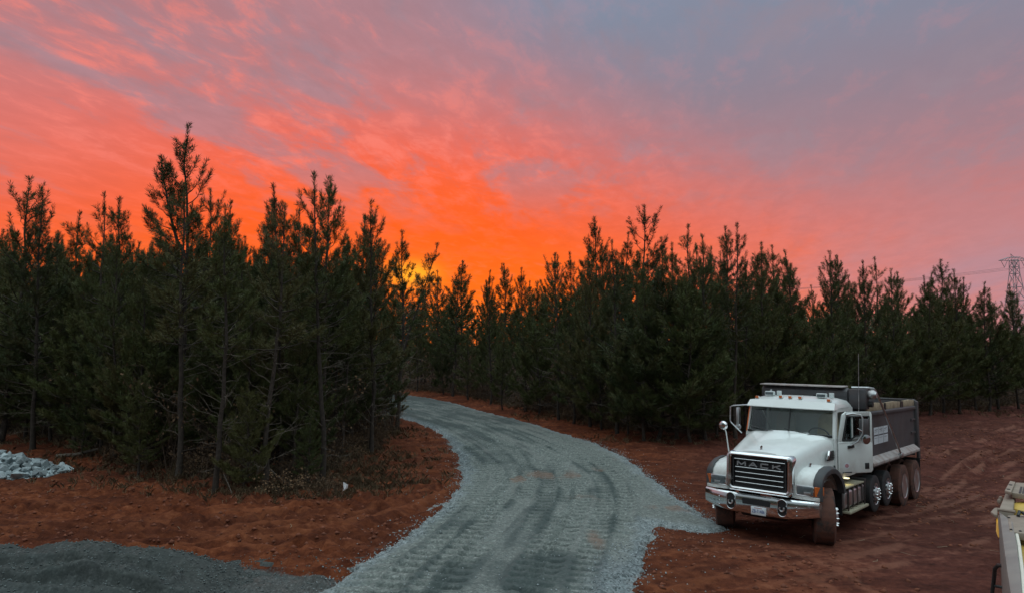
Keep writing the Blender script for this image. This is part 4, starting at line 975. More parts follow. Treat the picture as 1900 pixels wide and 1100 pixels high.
    for zz in np.arange(.7, cs * H + 1.2, .22):
        for j in range(rng.integers(1, 3)):
            L = rng.uniform(.4, 1.5); a = rng.random() * 6.28; e = rng.uniform(-.15, .75); h = np.array([math.cos(a), math.sin(a), 0]); t = np.linspace(0, 1, 5)
            pts = trunk_at(zz) + h * (L * math.cos(e) * t)[:, None] + np.array([0, 0, 1.]) * (L * math.sin(e) * t + rng.uniform(-.2, .25) * t * t)[:, None]; pts[1:] += rng.normal(0, .03, (4, 3))
            dpth.append(pts); drd.append(np.linspace(.011, .003, 5))
            for q_ in range(rng.integers(1, 5)):
                i = rng.integers(1, 4); v = norm(pts[i + 1] - pts[i] + rng.normal(0, .12, 3)) * rng.uniform(.2, .5); p = pts[i]
                dpth.append(p + v * t[:, None] + np.array([0, 0, 1.]) * (rng.uniform(-.1, .1) * t * t)[:, None]); drd.append(np.linspace(.006, .0025, 5))
    dead.add(*tubes_np(np.array(dpth), np.array(drd), 3))
    NV, k = needles(P0, P1, per_m, .165, width, rng)
    cm = fast_mesh('crown', NV, np.arange(len(NV)).reshape(-1, k), k)
    bm_ = bark.mesh('trunk'); dm = dead.mesh('dead_branches')
    cm.materials.append(M_needle); bm_.materials.append(M_bark); dm.materials.append(M_dead)
    return H, bm_, dm, cm
PINES = {
    'full0': pine(1, 9.0, .28, 1.75), 'full1': pine(2, 9.0, .30, 1.55, .38), 'full2': pine(3, 9.0, .25, 1.95, .42), 'full3': pine(4, 9.0, .34, 1.45, .36),
    'airy0': pine(5, 9.0, .46, 1.45, .44, gap=.15, sparse=.8), 'airy1': pine(6, 9.0, .50, 1.6, .47, gap=.2, sparse=.75),
    'slim0': pine(7, 9.0, .42, 1.0, .36), 'slim1': pine(8, 9.0, .48, .9, .40, gap=.1),
    'twin': pine(9, 10.0, .45, 1.25, .42, twin=True, gap=.12, sparse=.85), 'lean': pine(10, 8.0, .55, .75, .42, gap=.1, lean=(1.8, .3)),
    'bush0': pine(14, 5.0, .08, 1.5, .30, sparse=1.15), 'bush1': pine(15, 5.0, .10, 1.35, .32, gap=.1, sparse=1.15),
    'low0': pine(12, 9.0, .12, 1.9, .40), 'low1': pine(13, 9.0, .15, 1.65, .36)}
N_TREE = [0]; LBL_L = 'dark young pine packed'; LBL_R = 'dark young pine in the wood'
def where(x, y, left):
    px = 950 + F * x / y
    if left: return 'at the left edge behind the rock heap' if px < 230 else 'in the middle of the left stand' if px < 480 else 'at the road end of the left stand'
    return 'at the far bend of the road' if px < 1000 else 'between the road and the truck' if px < 1320 else 'straight behind the dump truck' if px < 1715 else 'right of the dump truck below the pylon'
def put_pine(kind, x, y, H, rot, label, group=None, wide=1.0):
    if label in (LBL_L, LBL_R): label += ' ' + where(x, y, label == LBL_L); group += ' ' + where(x, y, label.startswith(LBL_L))
    h0, bm_, dm, cm = PINES[kind]; k = H / h0
    o = empty('pine_tree', (x, y, ground_at(x, y) - .03), (random.gauss(0, .022), random.gauss(0, .022), rot)); wide *= random.uniform(.9, 1.18); o.scale = (k * wide, k * wide, k)
    tag(o, label, 'tree', group)
    for nm, me in (('trunk', bm_), ('dead_branches', dm), ('crown', cm)):
        c = link(nm, me, None, o)
        if nm == 'dead_branches': c['kind'] = 'stuff'
    N_TREE[0] += 1; return o
# trees whose tops make the skyline: (pixel x, pixel y of the top, distance, kind, label)
SKY = [(8, 322, 29, 'full2', 'broad dark pine cut by the left edge of the picture'), (70, 356, 27, 'full0', 'pine with three upright tips second from the left edge'),
  (188, 350, 26, 'airy0', 'pine with two thick upright tips well left of the tallest pine'), (222, 362, 28, 'full1', None), (140, 392, 30, 'slim0', None),
  (340, 222, 23, 'twin', 'tallest pine of the left stand with a double leader against the red sky'), (385, 345, 27, 'airy1', 'thin-topped pine just right of the tallest pine'),
  (436, 372, 30, 'slim0', None), (487, 368, 29, 'slim1', None), (534, 340, 27, 'slim0', 'narrow spire-topped pine left of the cone-shaped pine'), (560, 385, 29, 'slim1', None),
  (600, 322, 23, 'full3', 'cone-shaped dark pine standing tall near the bend of the road'), (692, 364, 25, 'full1', 'multi-tipped pine closest to the sun glow at the end of the left stand'),
  (655, 398, 30, 'slim0', None), (738, 425, 33, 'slim1', None)]
SKYR = [(788, 452, 50, 'lean', 'small leaning pine in front of the sun glow'), (815, 500, 58, 'full1', None), (856, 483, 55, 'full3', None), (905, 520, 60, 'full0', None), (940, 487, 56, 'full3', 'lone pointed pine in the dip of the skyline above the road'),
  (985, 520, 58, 'slim0', None), (1030, 470, 48, 'full1', None), (1066, 464, 46, 'slim0', None), (1110, 403, 42, 'full3', 'narrow pine left of the open-crowned pine above the road'),
  (1186, 378, 38, 'airy1', 'highest open-crowned pine of the right wood above the red sky edge'), (1150, 430, 42, 'slim1', None), (1236, 438, 42, 'slim1', None), (1282, 414, 39, 'airy0', 'pine with a round tufted head between two dark pines'), (1325, 455, 42, 'slim0', None),
  (1362, 416, 36, 'full2', 'broad dark pine straight behind the white truck cab'), (1440, 452, 42, 'full1', None), (1478, 480, 44, 'slim0', None), (1408, 470, 43, 'full3', None),
  (1515, 525, 46, 'full0', None), (1552, 470, 44, 'full3', 'single pointed pine above the dump body of the truck'), (1590, 520, 46, 'full1', None), (1638, 474, 43, 'airy0', 'sparse forked pine right of the dump body'), (1672, 500, 46, 'full1', None), (1712, 508, 46, 'slim0', None),
  (1756, 478, 45, 'full2', 'broad bushy pine left of the power pylon'), (1792, 512, 47, 'full0', None), (1828, 575, 50, 'full1', None), (1856, 558, 49, 'slim0', None), (1886, 540, 48, 'full1', 'pine at the right edge standing in front of the pylon')]
placed = []
def hero(lst, shared, group):
    for (px, py, D, kind, lab) in lst:
        X = (px - 950) / F * D * math.cos(PITCH); top = at(px, py, D)
        if kind == 'lean': X -= 2.0
        H = top.z - ground_at(X, D) - .30; placed.append((X, D))
        put_pine(kind, X, D, H, 0.0 if kind in ('twin', 'lean') else random.random() * 6.28, lab or shared, group)
hero(SKY, LBL_L, 'pines of the left stand'); hero(SKYR, LBL_R, 'pines of the far wood')
# front edge trunks that can be told apart
for (px, py, kind, H, lab) in [(330, 874, 'airy0', 8.6, 'pine with thick dark trunk behind the slender pale trunk at the left bank'), (399, 893, 'slim1', 7.6, 'slender pine with pale bare trunk at the very front of the left stand'),
        (490, 886, 'airy1', 7.8, 'thin straight pine midway between the pale trunk and the thick trunk'), (597, 872, 'airy0', 8.8, 'pine with thick grey trunk and bare lower limbs left of the white flag'),
        (690, 812, 'low1', 7.6, 'bushy pine hanging over the gravel at the bend of the road'), (633, 840, 'slim1', 6.6, 'thin pine trunk just right of the thick grey trunk'), (728, 783, 'low0', 4.2, 'small green pine sapling at the inner bend of the road'),
        (1037, 772, 'airy1', 8.4, 'pine with forked pale limbs standing beside the far road edge'), (1365, 806, 'airy0', 8.6, 'pine with tall bare trunk just left behind the truck cab'), (1195, 806, 'low1', 7.2, 'bushy low-branched pine at the wood edge between road and truck'),
        (60, 800, 'low0', 7.0, None), (140, 818, 'low1', 7.2, None), (215, 838, 'full2', 7.4, None), (265, 850, 'low0', 6.6, None), (440, 862, 'low1', 6.4, None), (545, 868, 'low0', 5.6, None),
        (840, 731, 'full1', 9.0, None), (910, 743, 'low1', 8.6, None), (975, 757, 'low0', 8.2, None), (1095, 785, 'low0', 8.0, None), (1145, 795, 'full0', 8.4, None), (1255, 806, 'low0', 7.8, None), (1310, 808, 'low1', 8.2, None),
        (1420, 800, 'low0', 8.0, None), (1480, 794, 'low1', 7.9, None), (1545, 786, 'low0', 8.0, None), (1605, 778, 'low1', 7.8, None), (1668, 770, 'low0', 7.8, None), (1725, 764, 'low1', 7.6, None), (1780, 759, 'low0', 8.0, None), (1835, 755, 'low1', 7.4, None), (1890, 751, 'low0', 7.4, None)]:
    x, y = gp(px, py, .3); placed.append((x, y))
    L_ = px < 735; put_pine(kind, x, y, H, random.random() * 6.28, lab or (LBL_L if L_ else LBL_R), 'pines of the left stand' if L_ else 'pines of the far wood')
# a bushy fringe of smaller pines along the front of the left stand and of the far wood
def fringe(pts, lab, grp, hr):
    for (px, py) in pts:
        x, y = gp(px + random.uniform(-8, 8), py + random.uniform(-3, 3), .3); placed.append((x, y))
        put_pine(random.choice(['bush0', 'bush1', 'low0', 'low1']), x, y, random.uniform(*hr), random.random() * 6.28, lab, grp, random.uniform(1.0, 1.3))
fringe([(15, 806), (45, 798), (95, 806), (120, 800), (165, 822), (195, 826), (240, 842), (290, 852), (300, 838), (350, 850), (375, 862), (425, 858), (455, 866), (470, 845), (520, 862), (570, 858), (625, 838), (655, 822), (668, 806), (700, 790)], 'low bushy pine in the fringe of the left stand', 'bushy fringe of the left stand', (3.4, 6.0))
fringe([(778, 724), (815, 728), (870, 738), (890, 734), (940, 750), (1000, 764), (1060, 778), (1075, 772), (1120, 788), (1170, 800), (1220, 803), (1280, 806), (1335, 806), (1390, 800), (1450, 795), (1510, 788), (1575, 780), (1640, 771), (1695, 766), (1750, 760), (1805, 756), (1860, 752)], 'low bushy pine in the fringe of the far wood', 'bushy fringe of the far wood', (4.2, 7.2))
fringe([(255, 866), (447, 890), (572, 880), (150, 832)], 'knee to head high pine sapling at the foot of the left bank', 'pine saplings of the left bank', (1.7, 3.3))
# the rest of the stands, kept under the skyline
SKX = np.array(sorted([(p[0], p[1]) for p in SKY + SKYR] + [(-600, 320), (2600, 540)])); 
def skyline(px): return np.interp(px, SKX[:, 0], SKX[:, 1])
def fill(poly, y0, y1, dmin, nmax, lab, grp, kinds, maxdepth, margin):
    k = 0; rg = np.random.default_rng(int(y1)); cy_ = rg.uniform(y0, y1, 12000); cx_ = rg.uniform(-.8, .8 if y1 < 60 else .95, 12000) * cy_; cd = sdist(cx_, cy_, poly)
    for x, y, d in zip(cx_.tolist(), cy_.tolist(), cd.tolist()):
        if k >= nmax: break
        if d < .5 or d > maxdepth: continue
        if any((x - a) ** 2 + (y - b) ** 2 < dmin * dmin for a, b in placed): continue
        px = 950 + F * x / y; s_ = max(float(skyline(px)) + margin, 432 if px < 745 else 0) + random.uniform(0, 75)
        H = at(px, s_, y).z - ground_at(x, y); H = min(H, 9.6)
        if H < 3.5: continue
        placed.append((x, y)); put_pine(random.choice(kinds), x, y, H, random.random() * 6.28, lab, grp); k += 1
fill(LSTAND, 20, 44, 1.2, 105, LBL_L, 'pines of the left stand', ['full0', 'full1', 'full2', 'full3', 'low0', 'low1'], 30, 50)
fill(FSTAND, 32, 75, 1.6, 150, LBL_R, 'pines of the far wood', ['full0', 'full1', 'full2', 'full3', 'low0', 'low1'], 11, 45)
# the depth of the wood behind: one dense mass of foliage and stems
def wood_mass():
    rng = np.random.default_rng(77); V = []; n_ = 150000
    x = rng.uniform(-75, 110, n_); y = rng.uniform(44, 112, n_); keepm = sdist(x, y, FSTAND) > 9; x = x[keepm]; y = y[keepm]
    px = 950 + F * x / y; cap = CAM_H + (640 - (skyline(px) + 70)) / F * y
    cap = np.clip(cap * (.80 + .2 * fbm(x * .5, y * .5, 2, 2)), 2.5, 8.5)
    z = cap * rng.random(len(x)) ** .75 + .1
    c = np.stack([x, y, z], 1); N = len(c); d = norm(rng.normal(size=(N, 3)) + [0, 0, .5]); s_ = norm(np.cross(d, rng.normal(size=(N, 3)))); l = rng.uniform(.25, .6, N)[:, None]; w = rng.uniform(.03, .12, N)[:, None]
    V = np.stack([c, c + d * l * .5 + s_ * w, c + d * l, c + d * l * .5 - s_ * w], 1).reshape(-1, 3)
    me = fast_mesh('far_wood', V, np.arange(len(V)).reshape(-1, 4), 4); o = link('far_wood', me, M_needle); tag(o, 'dark mass of the wood behind the front pines', 'wood', kind='stuff')
wood_mass()
def understorey(name, poly, d0, xr, yr, n_, ztop, label, mat, seed):
    rng = np.random.default_rng(seed); x = rng.uniform(*xr, n_); y = rng.uniform(*yr, n_); k = sdist(x, y, poly) > d0; x, y = x[k], y[k]; N = len(x)
    z = gz(x, y, False) + ztop * (.55 + .6 * fbm(x * .6, y * .6, 3, 2)) * rng.random(N) ** .9
    c = np.stack([x, y, z], 1); d = norm(rng.normal(size=(N, 3)) + [0, 0, .8]); s_ = norm(np.cross(d, rng.normal(size=(N, 3)))); l = rng.uniform(.2, .55, N)[:, None]; w = rng.uniform(.008, .05, N)[:, None]
    V = np.stack([c, c + d * l * .5 + s_ * w, c + d * l, c + d * l * .5 - s_ * w], 1).reshape(-1, 3)
    o = link(name, fast_mesh(name, V, np.arange(len(V)).reshape(-1, 4), 4), mat); tag(o, label, 'undergrowth', kind='stuff')
understorey('stand_understorey', LSTAND, 1.3, (-45, -4), (20, 48), 120000, 3.8, 'dark tangle of low growth inside the left stand', M_brush, 51)
understorey('wood_understorey', FSTAND, 1.0, (-50, 60), (31, 90), 140000, 3.2, 'dark tangle of low growth inside the far wood', M_brush, 52)
# ---- undergrowth
def brush(seed, n_, H, spread, leaf):
    rng = np.random.default_rng(seed); st = Acc(); P = []; R_ = []; LV = []
    for i in range(n_):
        a = rng.random() * 6.28; L = H * rng.uniform(.5, 1.1); b = np.array([rng.normal(0, spread * .3), rng.normal(0, spread * .3), -.05]); h = np.array([math.cos(a), math.sin(a), 0]); t = np.linspace(0, 1, 5)
        out = rng.uniform(.1, .7); p = b + h * (L * out * t ** 1.4)[:, None] + np.array([0, 0, 1.]) * (L * (t - .25 * out * t * t))[:, None]; p[1:] += rng.normal(0, .05, (4, 3)); P.append(p); R_.append(np.linspace(.009, .003, 5))
        for q in range(5):
            j = rng.integers(1, 5); v = norm(norm(p[j] - p[j - 1]) + rng.normal(0, .7, 3)) * rng.uniform(.2, .6); pp = p[j] + v * t[:, None]; pp[1:] += rng.normal(0, .02, (4, 3)); P.append(pp); R_.append(np.linspace(.0045, .002, 5))
            for g in range(leaf): LV.append(pp[rng.integers(1, 5)] + rng.normal(0, .03, 3))
    st.add(*tubes_np(np.array(P), np.array(R_), 3)); sm = st.mesh('stems'); sm.materials.append(M_brush); lm = None
    if LV:
        c = np.array(LV); N = len(c); d = norm(rng.normal(size=(N, 3))); s_ = norm(np.cross(d, rng.normal(size=(N, 3)))); l = rng.uniform(.05, .11, N)[:, None]; w = l * .35
        V = np.stack([c, c + d * l * .5 + s_ * w, c + d * l, c + d * l * .5 - s_ * w], 1).reshape(-1, 3); lm = fast_mesh('leaves', V, np.arange(len(V)).reshape(-1, 4), 4); lm.materials.append(M_leaf)
    return sm, lm
BR_ = [brush(31, 26, 1.5, 1.0, 1), brush(32, 34, 1.1, 1.3, 3), brush(33, 18, 2.2, .8, 0), brush(34, 30, .8, 1.4, 4), brush(35, 22, 2.6, 1.1, 2)]
def put_brush(k, x, y, s, lab, grp):
    sm, lm = BR_[k]; o = empty('dry_shrub', (x, y, ground_at(x, y) - .03), (0, 0, random.random() * 6.28)); o.scale = (s, s, s * random.uniform(.8, 1.15))
    if grp: w_ = ' ' + where(x, y, 'left' in lab); lab += w_; grp += w_
    tag(o, lab, 'shrub', grp)
    c = link('stems', sm, None, o); c['kind'] = 'stuff'
    if lm: c = link('leaves', lm, None, o); c['kind'] = 'stuff'
def edge_scatter(poly, n_, d0, d1, ymax, lab, grp, smin, smax):
    k = 0; rg = np.random.default_rng(int(ymax) + 1); cy_ = rg.uniform(18, ymax, 15000); cx_ = rg.uniform(-.8, .78, 15000) * cy_; cd = sdist(cx_, cy_, poly)
    for x, y, d in zip(cx_.tolist(), cy_.tolist(), cd.tolist()):
        if k >= n_: break
        if d0 < d < d1: put_brush(random.choice([0, 1, 2, 3, 4]), x, y, random.uniform(smin, smax), lab, grp); k += 1
edge_scatter(LSTAND, 45, .2, 7, 40, 'leafless brown shrub under the pines left', 'undergrowth of the left stand', .7, 1.2)
edge_scatter(FSTAND, 55, .1, 4.5, 66, 'leafless brown shrub at the wood edge', 'undergrowth of the far wood', .8, 1.4)
for (px, py, s, lab) in [(610, 905, .55, 'clump of dry brush on the red bank behind the white flag'), (530, 900, .75, 'brown pile of dead brush beside the slender pale trunk'), (715, 800, .8, 'thin leafless shrub at the tip of the left stand by the gravel')]:
    x, y = gp(px, py, .2); put_brush(3 if px != 715 else 0, x, y, s, lab, None)
def edge_brush(poly, n_, y0, y1, lab, grp, seed):
    rg = np.random.default_rng(seed); y = rg.uniform(y0, y1, 30000); x = rg.uniform(-.75, .76, 30000) * y; d = sdist(x, y, poly); k = (d > -.35) & (d < .7) & (sdist(x, y, ROAD) < -.6); x, y = x[k][:n_], y[k][:n_]
    for a, b in zip(x.tolist(), y.tolist()): put_brush(random.choice([0, 1, 2, 3, 3]), a, b, random.uniform(.35, .8), lab, grp)
edge_brush(LSTAND, 50, 20, 36, 'low dry bramble on the red bank left', 'brambles of the left bank', 5)
def tall_brush(poly, n_, y0, y1, lab, grp, seed):
    rg = np.random.default_rng(seed); y = rg.uniform(y0, y1, 30000); x = rg.uniform(-.75, .76, 30000) * y; d = sdist(x, y, poly); k = (d > .1) & (d < 1.4); x, y = x[k][:n_], y[k][:n_]
    for a, b in zip(x.tolist(), y.tolist()): put_brush(random.choice([2, 4]), a, b, random.uniform(.9, 1.45), lab, grp)
tall_brush(LSTAND, 38, 20, 36, 'tall bare twiggy shrub fronting the left pines', 'bare shrubs fronting the left stand', 15)
tall_brush(FSTAND, 45, 31, 62, 'tall bare twiggy shrub fronting the wood', 'bare shrubs fronting the far wood', 16)
edge_brush(FSTAND, 60, 31, 64, 'low dry bramble along the wood edge', 'brambles of the far wood edge', 6)
# dry grass along the bank
def grass():
    rng = np.random.default_rng(9); C_ = []
    for (px, py, n_, sx_, sy_) in [(650, 880, 260, 1.5, 1.0), (600, 895, 160, 1.2, .6), (700, 850, 160, 1.0, 1.4), (500, 905, 160, 1.6, .5), (330, 885, 120, 1.8, .6), (1180, 812, 120, 3, .7), (1000, 772, 120, 3, .8), (1780, 762, 160, 6, 1.2), (180, 845, 120, 2, .7), (60, 815, 120, 3, .8), (740, 800, 80, .6, .8), (250, 865, 80, 2, .4)]:
        cx_, cy_ = gp(px, py, .15); C_.append(np.stack([cx_ + rng.normal(0, sx_, n_), cy_ + rng.normal(0, sy_, n_)], 1))
    for poly, n_, y0, y1 in ((LSTAND, 900, 20, 37), (FSTAND, 1300, 31, 62)):
        yy = rng.uniform(y0, y1, 60000); xx = rng.uniform(-.76, .78, 60000) * yy; d = sdist(xx, yy, poly); k = (d > -.7) & (d < .9); C_.append(np.stack([xx[k], yy[k]], 1)[:n_])
    c = np.repeat(np.concatenate(C_), 9, 0); c += rng.normal(0, .05, c.shape); keep_ = sdist(c[:, 0], c[:, 1], ROAD) < -.2; c = c[keep_]; N = len(c)
    z = gz(c[:, 0], c[:, 1]); b = np.stack([c[:, 0], c[:, 1], z - .01], 1); h = rng.uniform(.05, .22, N); a = rng.random(N) * 6.28; o_ = rng.uniform(.2, 1.1, N) * h
    w = np.stack([np.cos(a + 1.57), np.sin(a + 1.57), 0 * a], 1) * .0035; tip = b + np.stack([np.cos(a) * o_, np.sin(a) * o_, h], 1); mid = b + np.stack([np.cos(a) * o_ * .3, np.sin(a) * o_ * .3, h * .62], 1)
    V = np.stack([b - w, b + w, mid + w * .8, tip, mid - w * .8], 1).reshape(-1, 3)
    o = link('dry_grass', fast_mesh('dry_grass', V, np.arange(len(V)).reshape(-1, 5), 5), M_grass); tag(o, 'tufts of dry grass along the foot of the pines', 'grass', kind='stuff')
grass()
# ================================================================== piles, stones, litter
def rock_mesh(seed, flat=.7, n_=14):
    rng = np.random.default_rng(seed); P = norm(rng.normal(size=(n_, 3))) * rng.uniform(.75, 1.1, (n_, 1)) * [1.0, .78, flat]
    bm = bmesh.new(); vs = [bm.verts.new(p) for p in P]; r = bmesh.ops.convex_hull(bm, input=vs)
    bmesh.ops.delete(bm, geom=list({e for e in r['geom_unused'] + r['geom_interior'] if isinstance(e, bmesh.types.BMVert)}), context='VERTS')
    bmesh.ops.recalc_face_normals(bm, faces=bm.faces); me = bpy.data.meshes.new('rock'); bm.to_mesh(me); bm.free(); me.materials.append(M_rock); return me
ROCKS = [rock_mesh(200 + i, .45 + .05 * i) for i in range(9)]
hx, hy = -16.4, 23.4
def heap_h(x, y):
    # ridge that falls towards the right tip
    t = np.clip((x + 21.2) / 7.6, 0, 1); wy = 1.9 * (1 - t) ** .6 + .35; top = 1.0 * (1 - t) ** .9 + .06
    cy_ = 22.9 - 1.35 * t
    return np.maximum(0, top * (1 - ((y - cy_) / wy) ** 2)) * (t < 1)
rng = np.random.default_rng(3); spots = []; tr = 0
while len(spots) < 295 and tr < 60000:
    tr += 1; x = rng.uniform(-19.5, -13.4); y = rng.uniform(20.2, 24.2); h = float(heap_h(np.array([x]), np.array([y]))[0])
    if h <= .02: continue
    s = rng.uniform(.11, .21) * (1.3 if rng.random() < .2 else 1)
    if any((x - a) ** 2 + (y - b) ** 2 < (.62 * (s + c)) ** 2 for a, b, c in spots): continue
    spots.append((x, y, s))
for (x, y, s) in spots:
    o = bpy.data.objects.new('riprap_rock', ROCKS[rng.integers(0, 9)]); COL.objects.link(o)
    o.location = (x, y, ground_at(x, y) + float(heap_h(np.array([x]), np.array([y]))[0]) + s * .25); o.rotation_euler = tuple(rng.normal(0, .5, 2)) + (rng.random() * 6.28,); o.scale = (s * rng.uniform(.9, 1.3),) * 2 + (s * rng.uniform(.9, 1.2),)
    tag(o, 'angular pale grey rock lying in the heap at the left edge', 'rock', 'rocks of the riprap heap')
# rubble filling under the top rocks
def scatter_stones(name, pts, size, mat, rng, label=None, cat=None, flat=.65):
    base = []; 
    for k in range(6):
        P = norm(rng.normal(size=(6, 3))); P = np.array([[1, 0, 0], [-1, 0, 0], [0, 1, 0], [0, -1, 0], [0, 0, 1], [0, 0, -1]], float) + rng.normal(0, .22, (6, 3)); P[:, 2] *= flat; base.append(P)
    Fo = np.array([[0, 2, 4], [2, 1, 4], [1, 3, 4], [3, 0, 4], [2, 0, 5], [1, 2, 5], [3, 1, 5], [0, 3, 5]])
    N = len(pts); B_ = np.array(base)[rng.integers(0, 6, N)]; a = rng.random(N) * 6.28; c, s = np.cos(a)[:, None], np.sin(a)[:, None]
    x = B_[:, :, 0] * c - B_[:, :, 1] * s; y = B_[:, :, 0] * s + B_[:, :, 1] * c; V = np.stack([x, y, B_[:, :, 2]], -1) * size[:, None, None] + pts[:, None, :]
    Fq = (Fo[None] + (np.arange(N) * 6)[:, None, None]).reshape(-1, 3)
    o = link(name, fast_mesh(name, V.reshape(-1, 3), Fq, 3), mat); tag(o, label, cat, kind='stuff'); return o
x = rng.uniform(-21.2, -13.4, 9000); y = rng.uniform(20.2, 24.6, 9000); h = heap_h(x, y); k = h > .01; x, y, h = x[k], y[k], h[k]
scatter_stones('rock_rubble', np.stack([x, y, gz(x, y) + h * rng.uniform(.45, .80, len(h))], 1), rng.uniform(.05, .11, len(h)), M_rock, rng, 'smaller grey rubble between the heaped rocks', 'rubble')
# ---- dark gravel pile in the left foreground
pxs = np.arange(-13.5, -1.5, .045); pys = np.arange(9.3, 13.4, .04); PX, PY = np.meshgrid(pxs, pys)
def pile_h(x, y):
    # crest height along x; flattened top worked over by a machine
    cr = np.interp(x, [-13.5, -10, -9.0, -8.0, -7.0, -6.4, -5.9, -5.4, -5.0, -4.6, -4.2, -3.6], [.42, .46, .47, .50, .56, .50, .46, .40, .27, .10, .0, -.08])
    yc = np.interp(x, [-13.5, -8, -5, -3], [12.35, 12.25, 12.05, 11.7])
    back = sstep(.95, 0, y - yc); front = 1 - .18 * np.clip((yc - y) / 2.4, 0, 1)
    return cr * back * front
e_ = pile_h(PX, PY); w_ = fbm(PX * 1.1 + 4, PY * 1.5, 6, 3) - .5
e_ = e_ + .14 * (fbm(PX * 1.6, PY * 1.6, 9, 3) - .5)
pz = e_ + .34 * w_ * sstep(.05, .4, e_) + .10 * (fbm(PX * 4, PY * 4, 3, 3) - .5) + .025 * (vn(PX * 14, PY * 14, 2) - .5)
for i, (a, b) in enumerate([((-13, 11.6), (-5.6, 11.2)), ((-13, 10.6), (-4.6, 10.5))]):
    s_, t_, d_ = linecoord(PX, PY, np.array([a, b])); m_ = sstep(.34, .24, d_); pz += m_ * (.035 * np.sin(2 * np.pi * s_ / .3) - .06) + .09 * np.exp(-((d_ - .36) / .07) ** 2)
pz = pz + gz(PX, PY, False) - .05
pidx = np.arange(PX.size).reshape(PX.shape); pq = np.stack([pidx[:-1, :-1], pidx[:-1, 1:], pidx[1:, 1:], pidx[1:, :-1]], -1).reshape(-1, 4)
kk = (pz - gz(PX, PY)).ravel() > -.05; pq = pq[kk[pq].all(1)]; us = np.unique(pq); rm_ = np.full(PX.size, -1); rm_[us] = np.arange(len(us))
pme = fast_mesh('gravel_pile', np.stack([PX.ravel(), PY.ravel(), pz.ravel()], 1)[us], rm_[pq], 4, True)
set_attr(pme, 'surf', np.clip(np.stack([.35 * vn(PX * 3, PY * 3, 4).ravel(), .65 * fbm(PX * .8, PY * 1.6, 1, 3).ravel(), 0 * PX.ravel()], 1)[us], 0, 1))
tag(link('gravel_pile', pme, M_pile), 'low dark gravel pile flattened on top in the left foreground', 'gravel pile')
# ---- loose stones along the road edges and around the pile
rng = np.random.default_rng(21)
n_ = 60000; x = rng.uniform(-7, 7, n_); y = rng.uniform(9.5, 30, n_); d = sdist(x, y, ROAD) + .4 * (fbm(x * 1.1, y * 1.1, 3, 4) - .5)
pk = np.exp(-((d + .02) / .22) ** 2) * .75 + .035 * np.exp(-((d + .5) / .7) ** 2) + .05 * (d > 0) + .5 * ((x - .18 * (y - 11) > 1.0) & (d > 0) & (d < .8) & (y < 13.8)); k = rng.random(n_) < pk
x, y, d = x[k], y[k], d[k]; zr = gz(x, y, False) - .03 + .10 * sstep(-.25, .35, d)
zz = np.where(d > .05, zr, np.maximum(gz(x, y), zr)) + .006
scatter_stones('loose_gravel', np.stack([x, y, zz], 1), rng.uniform(.007, .022, len(x)), M_stone, rng, 'loose grey stones strewn along the road edges', 'gravel')
n_ = 26000; x = rng.uniform(-13, -2, n_); y = rng.uniform(9.5, 13.2, n_); e_ = pile_h(x, y); k = (rng.random(n_) < np.where(e_ > .02, .30, .10)) & (e_ > -.2); x, y, e_ = x[k], y[k], e_[k]
# sit on the built surface of the pile
ix = np.clip(((x - pxs[0]) / .045).astype(int), 0, len(pxs) - 1); iy = np.clip(((y - pys[0]) / .04).astype(int), 0, len(pys) - 1); zz = np.maximum(pz[iy, ix], gz(x, y)) + .004
scatter_stones('pile_stones', np.stack([x, y, zz], 1), rng.uniform(.008, .024, len(x)), pmat('pile_stone', (.10, .12, .12), .85, var=.6, vscale=11), rng, 'small dark stones on the gravel pile', 'gravel')
# ---- clods of clay
n_ = 16000; x = rng.uniform(-16, 22, n_); y = rng.uniform(10, 34, n_); k = (sdist(x, y, ROAD) < -.3) & ~((x < -2.5) & (y < 13.2)) & (fbm(x * .4, y * .4, 5, 3) + .25 * rng.random(n_) > .60); x, y = x[k], y[k]
scatter_stones('clay_clods', np.stack([x, y, gz(x, y) + .004], 1), rng.uniform(.012, .065, len(x)), pmat('clay_clod', (.15, .047, .024), .95, var=.45, vscale=2), rng, 'small crumbled clods of red clay', 'clods')
# ---- twigs and straw lying about
P = []; R_ = []
for i in range(170):
    x = rng.uniform(-15, 18); y = rng.uniform(10.5, 28)
    if sdist(np.array([x]), np.array([y]), ROAD)[0] > 0 and rng.random() < .93: continue
    a = rng.random() * 6.28; L = rng.uniform(.08, .45); t = np.linspace(-.5, .5, 5); px_ = x + math.cos(a) * L * t + rng.normal(0, .012, 5); py_ = y + math.sin(a) * L * t + rng.normal(0, .012, 5)
    P.append(np.stack([px_, py_, gz(px_, py_) + .012], 1)); R_.append(np.full(5, rng.uniform(.002, .005)))
V, Fq = tubes_np(np.array(P), np.array(R_), 4)
tag(link('twig_litter', fast_mesh('twig_litter', V, Fq, 4, True), pmat('twig', (.30, .23, .16), .9, var=.4, vscale=2)), 'dry twigs and straw lying on the clay', 'twigs', kind='stuff')
def log(name, pts, r, lab, cat):
    q = [Vector((x, y, ground_at(x, y) + z)) for x, y, z in pts]; MBo = MB().tube(q, r, 8); return tag(MBo.build(name, M_dead), lab, cat)
ax_, ay_ = gp(104, 842, .2); bx_, by_ = gp(182, 832, .3)
log('fallen_log', [(ax_, ay_, .06), ((ax_ + bx_) / 2, (ay_ + by_) / 2, .08), (bx_, by_, .20)], [.07, .06, .045], 'fallen log lying under the pines behind the rock heap', 'log')
